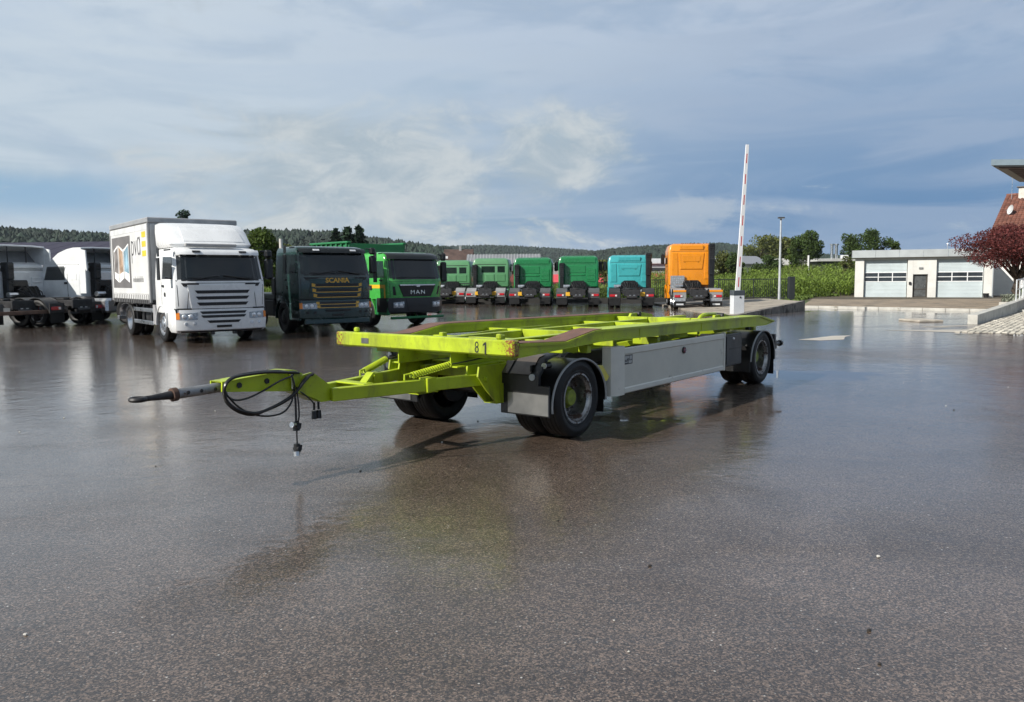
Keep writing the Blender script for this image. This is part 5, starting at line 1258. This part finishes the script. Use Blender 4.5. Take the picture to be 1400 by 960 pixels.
# ------------------------------------------------------------------ garage
def garage():
    ang = math.radians(-23); T = thing('garage', 'white flat roofed double garage with pale sectional doors', 'garage', (27.4, 64.0, -.07), ang); T.scale = (.951, 1, 1)
    RW = mat('white_render', (.64, .635, .60), .85, var=.08, vscale=1.2, bump=.25, bscale=60, dirt=((.44, .41, .35), 1.6, .32)); D = 5.0
    w = MB()
    for x0, x1 in ((0, .68), (3.95, 4.36), (5.44, 6.05), (9.42, 10.1)): w.box(x0, x1, 0, .35, 0, 3.18, .01)
    w.box(4.36, 5.44, 0, .35, 1.83, 3.18, .004).box(0, .3, .35, D, 0, 3.18, .01).box(9.8, 10.1, .35, D, 0, 3.18, .01).box(.3, 9.8, D-.3, D, 0, 3.18, .01)
    w.box(.68, 3.95, .02, .35, 2.99, 3.18, .004).box(6.05, 9.42, .02, .35, 2.99, 3.18, .004)
    w.build('wall', RW, T)
    FA = mat('grey_fascia', (.42, .45, .46), .45, .2, var=.08, vscale=.8)
    r = MB().box(-.25, 10.35, -.28, D+.2, 3.18, 3.24, .01).build('roof', FA, T)
    for i in range(6): MB().box(-.25+i*1.767+.006, -.25+(i+1)*1.767-.006, -.32, -.28, 3.16, 3.74, .006).build('fascia_panel', FA, r)
    MB().box(-.29, -.25, -.28, D+.2, 3.16, 3.74, .006).build('side_fascia', FA, r); MB().box(-.22, 10.3, -.2, D, 3.60, 3.66, .01).build('roof_skin', DARKM, r)
    DP = mat('door_panel_pale', (.52, .585, .60), .45, var=.05, vscale=1.2)
    for n_, (x0, x1) in enumerate(((.72, 3.91), (6.09, 9.38))):
        d = MB(); z = .02
        while z < 2.98:
            if not (1.22 < z < 2.02): d.box(x0, x1, .255, .30, z, z+.092, .018)
            z += .105
        d.box(x0, x1, .275, .30, 0, 2.99, 0); dr = d.build('garage_door', DP, T)
        for zz in (1.245, 1.60, 1.955): MB().box(x0, x1, .245, .275, zz, zz+.06, .006).build('door_bar', WHITE, dr)
        W = (x1-x0)/3
        for i in range(4):
            MB().box(max(x0, x0+i*W-.035), min(x1, x0+i*W+.035), .248, .275, 1.25, 2.01, .004).build('mullion', WHITE, dr)
        for i in range(3):
            for za, zb in ((1.305, 1.60), (1.66, 1.955)):
                MB().box(x0+i*W+.035, x0+(i+1)*W-.035, .258, .268, za, zb, 0).build('pane', mat('garage_pane', (.03, .037, .045), .12, var=.3, vscale=1.5), dr)
        MB().box(x0, x1, .22, .32, -.01, .03, .004).build('threshold', CONC, dr)
    DK = mat('door_frame_brown', (.055, .048, .040), .5)
    d = MB().box(4.38, 4.48, .16, .24, 0, 1.82, .006).box(5.32, 5.42, .16, .24, 0, 1.82, .006).box(4.48, 5.32, .16, .24, 1.72, 1.82, .006).box(4.48, 5.32, .17, .23, .64, .72, .004).box(4.48, 5.32, .17, .23, .0, .12, .004)
    dd = d.build('side_door', DK, T)
    for za, zb in ((.72, 1.72), (.12, .64)): MB().box(4.48, 5.32, .19, .21, za, zb, 0).build('pane', mat('wired_pane', (.08, .085, .085), .2, var=.3, vscale=4), dd)
    MB().box(5.24, 5.28, .13, .17, .86, .98, .006).build('handle', ALU, dd)
    MB().tube([(10.0, -.06, 3.15), (10.0, -.06, .02)], .045, 8).build('downpipe', FA, T)
    MB().box(4.75, 5.05, -.10, 0, 2.25, 2.40, .02).build('wall_lamp', GREYP, T)
    MB().box(3.96+.10, 3.96+.27, -.12, -.0, 1.05, 1.25, .01).build('letter_box', SLOT, T)
    MB().tube([(6.9, 1.5, 3.6), (6.9, 1.5, 4.15)], .025, 6).cyl((6.86, 1.5, 4.15), (6.94, 1.5, 4.2), .07, n=8).build('roof_vent', ALU, T)
garage()
def dark_bucket():
    o = MB().lathe([(.001, 0), (.17, 0), (.21, .30), (.225, .30), (.225, .33), (.19, .33), (.16, .04), (.001, .04)], n=20)
    o.v = [(x, z, y) for x, y, z in o.v]
    q = o.build('bucket', SLOT, None); q.location = (35.6, 60.1, -.03); tag(q, 'black bucket beside the right garage door', 'bucket')
dark_bucket()
# ------------------------------------------------------------------ house with tiled roof
def house():
    ang = math.radians(-40.5); T = thing('house', 'white house with red tiled roof behind the maple', 'house', (39.2, 65.8, 0), ang)
    RW = mat('house_render', (.72, .71, .68), .85, var=.06, vscale=1)
    Lh, Dh, ze, zr = 16., 18., 4.0, 8.8
    w = MB().box(0, Lh, .0, .3, -.1, ze, .01).box(0, Lh, Dh-.3, Dh, -.1, ze, .01)
    for x in (0, Lh-.3): w.prism([(.3, -.1), (Dh-.3, -.1), (Dh-.3, ze), (Dh/2, zr-.12), (.3, ze)], 'x', x, x+.3)
    w.build('wall', RW, T)
    rf = MB()
    for a, b in ((-.5, Dh/2), (Dh+.5, Dh/2)):
        za = ze-.30
        rf.add([(-.5, a, za), (Lh+.5, a, za), (Lh+.5, b, zr), (-.5, b, zr), (-.5, a, za-.16), (Lh+.5, a, za-.16), (Lh+.5, b, zr-.16), (-.5, b, zr-.16)], [(0, 1, 2, 3), (7, 6, 5, 4), (0, 4, 5, 1), (1, 5, 6, 2), (2, 6, 7, 3), (3, 7, 4, 0)])
    TM = mat('roof_tile_red', (.165, .066, .044), .8, var=.2, vscale=1.5, island=.5)
    roof = rf.build('roof', mat('roof_underlay', (.13, .06, .045), .85), T, 0)
    ti = MB(); n = 27; d = Vector((0, Dh/2+.5, zr-ze+.30)); Ls = d.length; d.normalize(); nn = Vector((0, -d.z, d.y))
    for j in range(n):
        for i in range(int((Lh+1)/.30)):
            x = -.5+i*.30; p = Vector((x, -.5, ze-.30))+d*(Ls*j/n)+nn*.005; q = p+d*(Ls/n*1.12)
            V = []
            for (a, h0) in ((0, .02), (.07, .055), (.15, .075), (.23, .055), (.285, .02)):
                V += [p+Vector((a, 0, 0))+nn*(h0+.035), q+Vector((a, 0, 0))+nn*h0, p+Vector((a, 0, 0))]
            F = []
            for k in range(4): F += [(3*k, 3*k+3, 3*k+4, 3*k+1), (3*k+2, 3*k+5, 3*k+3, 3*k)]
            ti.add([tuple(v) for v in V], F)
    o = ti.build('roof_tiles', TM, roof, 0); o['kind'] = 'stuff'
    rd = MB()
    for i in range(int((Lh+1)/.4)): rd.cyl((-.5+i*.4, Dh/2, zr+.02), (-.5+i*.4+.42, Dh/2, zr+.03), .11, n=8)
    o = rd.build('ridge_tiles', TM, roof); o['kind'] = 'stuff'
    c = MB().box(.55, 1.10, Dh/2-.9, Dh/2-.35, zr-.7, zr+.55, .02).build('chimney', mat('chimney_pale', (.58, .55, .50), .85), roof)
    MB().box(.40, 1.25, Dh/2-1.05, Dh/2-.2, zr+.55, zr+.64, .02).build('chimney_cap', mat('cap_dark', (.12, .115, .11), .7), c)
    yq = lambda f: -.5+(Dh/2+.5)*f
    MB().tube([(.05, yq(.9), ze+3.0), (.05, yq(.9), zr+1.7)], .022, 6).tube([(.05, yq(.9), zr+1.35), (.05, yq(.9), zr+1.6)], .06, 6).build('antenna', ALU, roof)
    p = Vector((.55, yq(.60), ze-.3+(zr-ze+.3)*.60+.45)); ds = MB(); 
    fwd = Vector((-.75, -.60, .25)).normalized(); a_ = fwd.orthogonal().normalized(); b_ = fwd.cross(a_); V = []
    for rr_, off in ((.0, 0), (.2, .03), (.34, .09), (.42, .15)):
        for k in range(18):
            t = 2*math.pi*k/18; V.append(tuple(p+fwd*off+(a_*math.cos(t)+b_*math.sin(t))*max(rr_, .002)))
    ds.add(V, [(j*18+k, j*18+(k+1) % 18, (j+1)*18+(k+1) % 18, (j+1)*18+k) for j in range(3) for k in range(18)])
    ds.tube([p, p+fwd*.5+Vector((0, 0, -.15))], .02, 5).tube([p, p+Vector((0, 0.1, -.55))], .03, 6); ds.build('satellite_dish', mat('dish_pale', (.52, .53, .53), .5), roof, 40)
    for x0 in (2.2, 5.2):
        f = MB().box(x0, x0+2.2, -.04, .0, .9, 2.6, .01).build('window', mat('window_frame_white', (.7, .7, .7), .5), T)
        for k in (0, 1): MB().box(x0+.1+k*1.05, x0+1.05+k*1.05, -.055, -.042, 1.0, 2.5, 0).build('pane', mat('house_pane', (.03, .036, .042), .1, var=.3), f)
house()
def canopy():
    T = thing('canopy', 'flat grey canopy roof jutting in from the right', 'canopy', (20.1, 34.0, 6.22))
    u = Vector((1, 0, 0)); v = Vector((.636, .77, 0)); FA = mat('canopy_fascia', (.34, .42, .46), .4, .3, var=.06)
    P = lambda a, b, z: tuple(u*a+v*b+Vector((0, 0, z)))
    sl = lambda a0, a1, b0, b1, z0, z1: MB().add([P(a0, b0, z0), P(a1, b0, z0), P(a1, b1, z0), P(a0, b1, z0), P(a0, b0, z1), P(a1, b0, z1), P(a1, b1, z1), P(a0, b1, z1)], [(3, 2, 1, 0), (4, 5, 6, 7), (0, 1, 5, 4), (1, 2, 6, 5), (2, 3, 7, 6), (3, 0, 4, 7)])
    sl(0, 11, 0, 7.5, .02, .26).build('roof', FA, T, 0)
    SO = mat('soffit_frame', (.22, .225, .23), .6); so2 = sl(.10, 10.9, .12, 7.4, -.03, .02).build('soffit', SO, T, 0)
    b = .30; k = 0
    while b < 7.0:
        sl(.28+(.30 if k else 0), 10.5, b, b+(.50 if k == 0 else .26), -.06, -.031).build('soffit_panel', mat('soffit_dark', (.022, .026, .034), .35), so2, 0); b += .72 if k == 0 else .40; k += 1
    for a in (6.0, 10.0): MB().cyl(P(a, 1.6, -6.22), P(a, 1.6, -.03), .12, n=16).build('column', GREYP, T)
canopy()
# handrail on the kerb wall
def handrail():
    T = thing('handrail', 'white metal handrail rising along the paving wall', 'handrail'); top = []
    WR = mat('rail_white', (.66, .68, .69), .4, .2)
    for i in range(6):
        t = .62+.075*i; p = pk_at(t); x, y = p.x-.12, p.y+.10
        z = p.z
        MB().cyl((x, y, z-.1), (x, y, z+.95), .028, n=8).build('post', WR, T); top.append((x, y, z+.95))
    MB().tube([(p[0], p[1], p[2]-.02) for p in top], .03, 8).build('top_rail', WR, T); MB().tube([(p[0], p[1], p[2]-.45) for p in top], .02, 8).build('mid_rail', WR, T)
handrail()
pl_ = thing('planter', 'low stone planter of dry grey lavender beside the forecourt', 'planter', (26.6, 41.8, .08), -.75)
MB().box(-.9, .9, -.5, .5, -.05, .16, .02).build('planter_box', KERB, pl_)
g_ = np.random.default_rng(4); Cc = np.c_[g_.uniform(-.85, .85, 900), g_.uniform(-.45, .45, 900), .18+.38*g_.uniform(0, 1, 900)**.8]
V_, F_ = leaf_quads(Cc, .10, g_, 2.); raw('foliage', V_, F_.tolist(), leaf_mat('lavender_grey', (.20, .22, .17), .1), pl_)
tree('shrub', 'dark round shrub at the foot of the red maple', (31.9, 48.2, .05), 1.1, 1.7, G2, 900, .13, 81, low=.02, cat='shrub')
tree('shrub', 'green shrub beside the handrail posts', (28.4, 44.6, .05), 1.0, 1.4, G1, 800, .12, 82, low=.02, cat='shrub')
# grass verge between the maize and the forecourt
gs = np.random.default_rng(9); n_ = 9000; gx = gs.uniform(14.6, 27, n_); t_ = gs.uniform(0, 1, n_)
ya_ = np.interp(gx, [14.6, 25], [43.5, 66]); yb_ = np.interp(gx, [14.6, 19, 23, 27], [56.5, 58.2, 63.2, 68.2]); gy = ya_+(yb_-ya_)*t_; ok_ = yb_ > ya_+.1; gx, gy = gx[ok_], gy[ok_]
Vg, Fg = leaf_quads(np.c_[gx, gy, H(gx, gy)+gs.uniform(.02, .13, len(gx))], .28, gs, .3); o = raw('grass', Vg, Fg.tolist(), leaf_mat('verge_grass', (.13, .185, .045), .25), kind='stuff'); o['label'] = 'short grass verge in front of the maize'; o['category'] = 'grass'
# ------------------------------------------------------------------ buildings beyond
def shed(label, loc, rot, L, D, ze, zr, wallm, roofm, cat='building', ribs=0, name='shed', over=.3):
    """gabled building: ridge along local x, front eave at y=0"""
    T = thing(name, label, cat, loc, rot)
    w = MB().box(0, L, 0, .25, -.3, ze, .01).box(0, L, D-.25, D, -.3, ze, .01)
    for x in (0, L-.25): w.prism([(.25, -.3), (D-.25, -.3), (D-.25, ze), (D/2, zr-.1), (.25, ze)], 'x', x, x+.25)
    w.build('wall', wallm, T); r = MB()
    for a, b in ((-over, D/2), (D+over, D/2)):
        za = ze-over*(zr-ze)/(D/2)
        r.add([(-over, a, za), (L+over, a, za), (L+over, b, zr), (-over, b, zr), (-over, a, za-.14), (L+over, a, za-.14), (L+over, b, zr-.14), (-over, b, zr-.14)], [(0, 1, 2, 3), (7, 6, 5, 4), (0, 4, 5, 1), (1, 5, 6, 2), (2, 6, 7, 3), (3, 7, 4, 0)])
    roof = r.build('roof', roofm, T, 0)
    if ribs:
        q = MB(); d = Vector((0, D/2+over, zr-ze+over*(zr-ze)/(D/2)))
        for i in range(ribs):
            x = -over+(L+2*over)*(i+.5)/ribs; a = Vector((x, -over, ze-over*(zr-ze)/(D/2)+.02)); q.tube([a, a+d], .05, 4)
        o = q.build('roof_ribs', mat('rib_pale', (.36, .37, .38), .5), roof); o['kind'] = 'stuff'
    return T, roof
BR = mat('brick_red', (.20, .075, .055), .85, var=.2, vscale=3); GW = mat('wall_grey', (.30, .31, .31), .8, var=.1); PW = mat('wall_pale', (.62, .61, .58), .85, var=.08)
T_, r_ = shed('grey corrugated roof hall behind the pale green tractor unit', (-5.0, 92, 0), 0, 8.2, 9, 2.75, 4.55, BR, mat('roof_sheet_grey', (.20, .21, .22), .6, var=.15, vscale=1), 'hall', 24, 'hall')
MB().box(2.0, 3.4, -.02, .0, 1.2, 2.2, 0).build('window', mat('far_pane', (.04, .045, .05), .2), T_)
T_, r_ = shed('old barn with brown tiled roof and small chimney', (-7.9, 95, 0), 0, 3.0, 6.4, 3.4, 5.25, BR, mat('roof_brown', (.075, .048, .040), .85, var=.35, vscale=1.5), 'barn', 0, 'barn')
MB().box(1.55, 1.85, 2.9, 3.3, 4.9, 5.62, .02).build('chimney', GW, r_)
for z in (4.05, 3.45): MB().box(.05, .42, -.06, -.26, z, z+.28, 0).build('window', WHITE, T_)
T_, r_ = shed('long low hall with bright red roof beyond the maize', (-2, 112, 0), 0, 27, 8, 1.15, 2.20, GW, mat('roof_red', (.62, .07, .085), .6, var=.08, vscale=.5), 'hall', 0, 'hall')
for i in range(6): MB().box(1.5+i*4.2, 3.6+i*4.2, -.03, 0, .2, .8, 0).build('window', mat('far_pane', (.04, .045, .05), .2), T_)
T_, r_ = shed('plain grey building right of the turquoise tractor', (19.5, 121, 0), .1, 6.5, 8, 3.9, 4.6, mat('wall_light_grey', (.40, .42, .43), .7), mat('roof_pale', (.5, .5, .5), .6), 'building', 0, 'building')
MB().box(1, 5, -.03, 0, 2.6, 3.1, 0).build('window', mat('far_pane', (.04, .045, .05), .2), T_)
T_, r_ = shed('grey building peeping out left of the taller green tractor', (6.3, 118, 0), 0, 3.4, 7, 3.3, 3.9, GW, GW, 'building', 0, 'building')
MB().box(.8, 2.4, -.03, 0, 1.9, 2.6, 0).build('window', mat('far_pane', (.04, .045, .05), .2), T_)
# solar roof at the left
T_, r_ = shed('hall with dark solar roof behind the white tractor units', (-60, 62, 0), math.radians(-6), 30, 22, 2.9, 5.1, GW, mat('solar_frame', (.30, .31, .33), .4, .5), 'hall', 0, 'hall')
PN = mat('solar_panel', (.042, .038, .060), .6, var=.1, vscale=.6, spec=.15); pm_ = MB().box(0, 1.62, 0, 1.02, 0, .04, .006).mesh('solar_panel', PN)
sl_ = math.atan2(2.2, 11)
for i in range(17):
    for j in range(10):
        o = link('solar_panel', pm_, r_); o.location = (1.4+i*1.68, .1+j*1.08*math.cos(sl_), 2.90+.06+(.1+j*1.08)*math.sin(sl_)); o.rotation_euler = (sl_, 0, 0)
# houses across the maize
T_, r_ = shed('white house with grey roof beyond the bushes', (31.0, 120, .8), math.radians(24), 9.5, 7, 3.0, 4.1, PW, mat('roof_slate', (.22, .23, .25), .5, var=.1), 'house', 0, 'house', .5)
for x in (2.0, 6.0):
    f = MB().box(x, x+1.3, -.05, 0, 1.0, 2.2, 0).build('window', mat('far_pane', (.04, .045, .05), .2), T_)
T_, r_ = shed('low brown roofed house half hidden by the large dark tree', (42.0, 132, 1.2), 0, 6.5, 7, 2.5, 3.5, mat('wall_brownish', (.26, .20, .16), .85), mat('roof_light', (.42, .41, .38), .6), 'house', 0, 'house')
MB().box(1.5, 2.6, -.05, 0, .9, 2.0, 0).build('window', mat('far_pane', (.04, .045, .05), .2), T_)
T_ = thing('workshop', 'low flat roofed workshop with twin chimney stacks', 'building', (49.0, 128, 1.4), 0)
MB().box(0, 9.0, 0, 8, -.5, 2.6, .01).build('wall', mat('wall_dark', (.075, .075, .075), .8), T_); MB().box(-.6, 9.4, -.6, 8.4, 2.6, 3.05, .02).build('roof', mat('roof_felt_pale', (.45, .45, .44), .7), T_)
for x in (2.4, 3.1):
    s_ = MB().cyl((x, 1, 3.0), (x, 1, 5.2), .22, n=12).build('chimney_stack', ALU, T_); MB().cyl((x, 1, 5.2), (x, 1, 5.4), .36, n=12).build('stack_cap', ALU, s_)
MB().box(3.9, 4.9, .6, 1.6, 3.05, 3.6, .02).build('roof_unit', WHITE, T_); MB().box(3.0, 4.0, -.2, -.02, .6, 1.9, .02).build('door', WHITE, T_)
p_ = MB().tube([(0, 0, -.1), (0, 0, 3.3)], .13, 8).build('white_post', mat('post_white', (.7, .7, .68), .6), None); p_.location = (42.5, 115, 1.35); tag(p_, 'slim white post standing at the far edge of the maize', 'post')
# ------------------------------------------------------------------ air
def haze():
    hz = MB().box(-2600, 2600, -120, 2300, -3, 92, 0).build('haze', mat('haze_none', (1, 1, 1)), None, 0); hz['kind'] = 'stuff'
    m = bpy.data.materials.new('haze'); m.use_nodes = True; nt = m.node_tree; nt.nodes.clear()
    out = nt.nodes.new('ShaderNodeOutputMaterial'); v = nt.nodes.new('ShaderNodeVolumePrincipled'); v.inputs['Color'].default_value = (.80, .88, 1, 1); v.inputs['Density'].default_value = .00007
    nt.links.new(v.outputs[0], out.inputs['Volume']); hz.data.materials.clear(); hz.data.materials.append(m)
HAZE = True
if HAZE: haze()
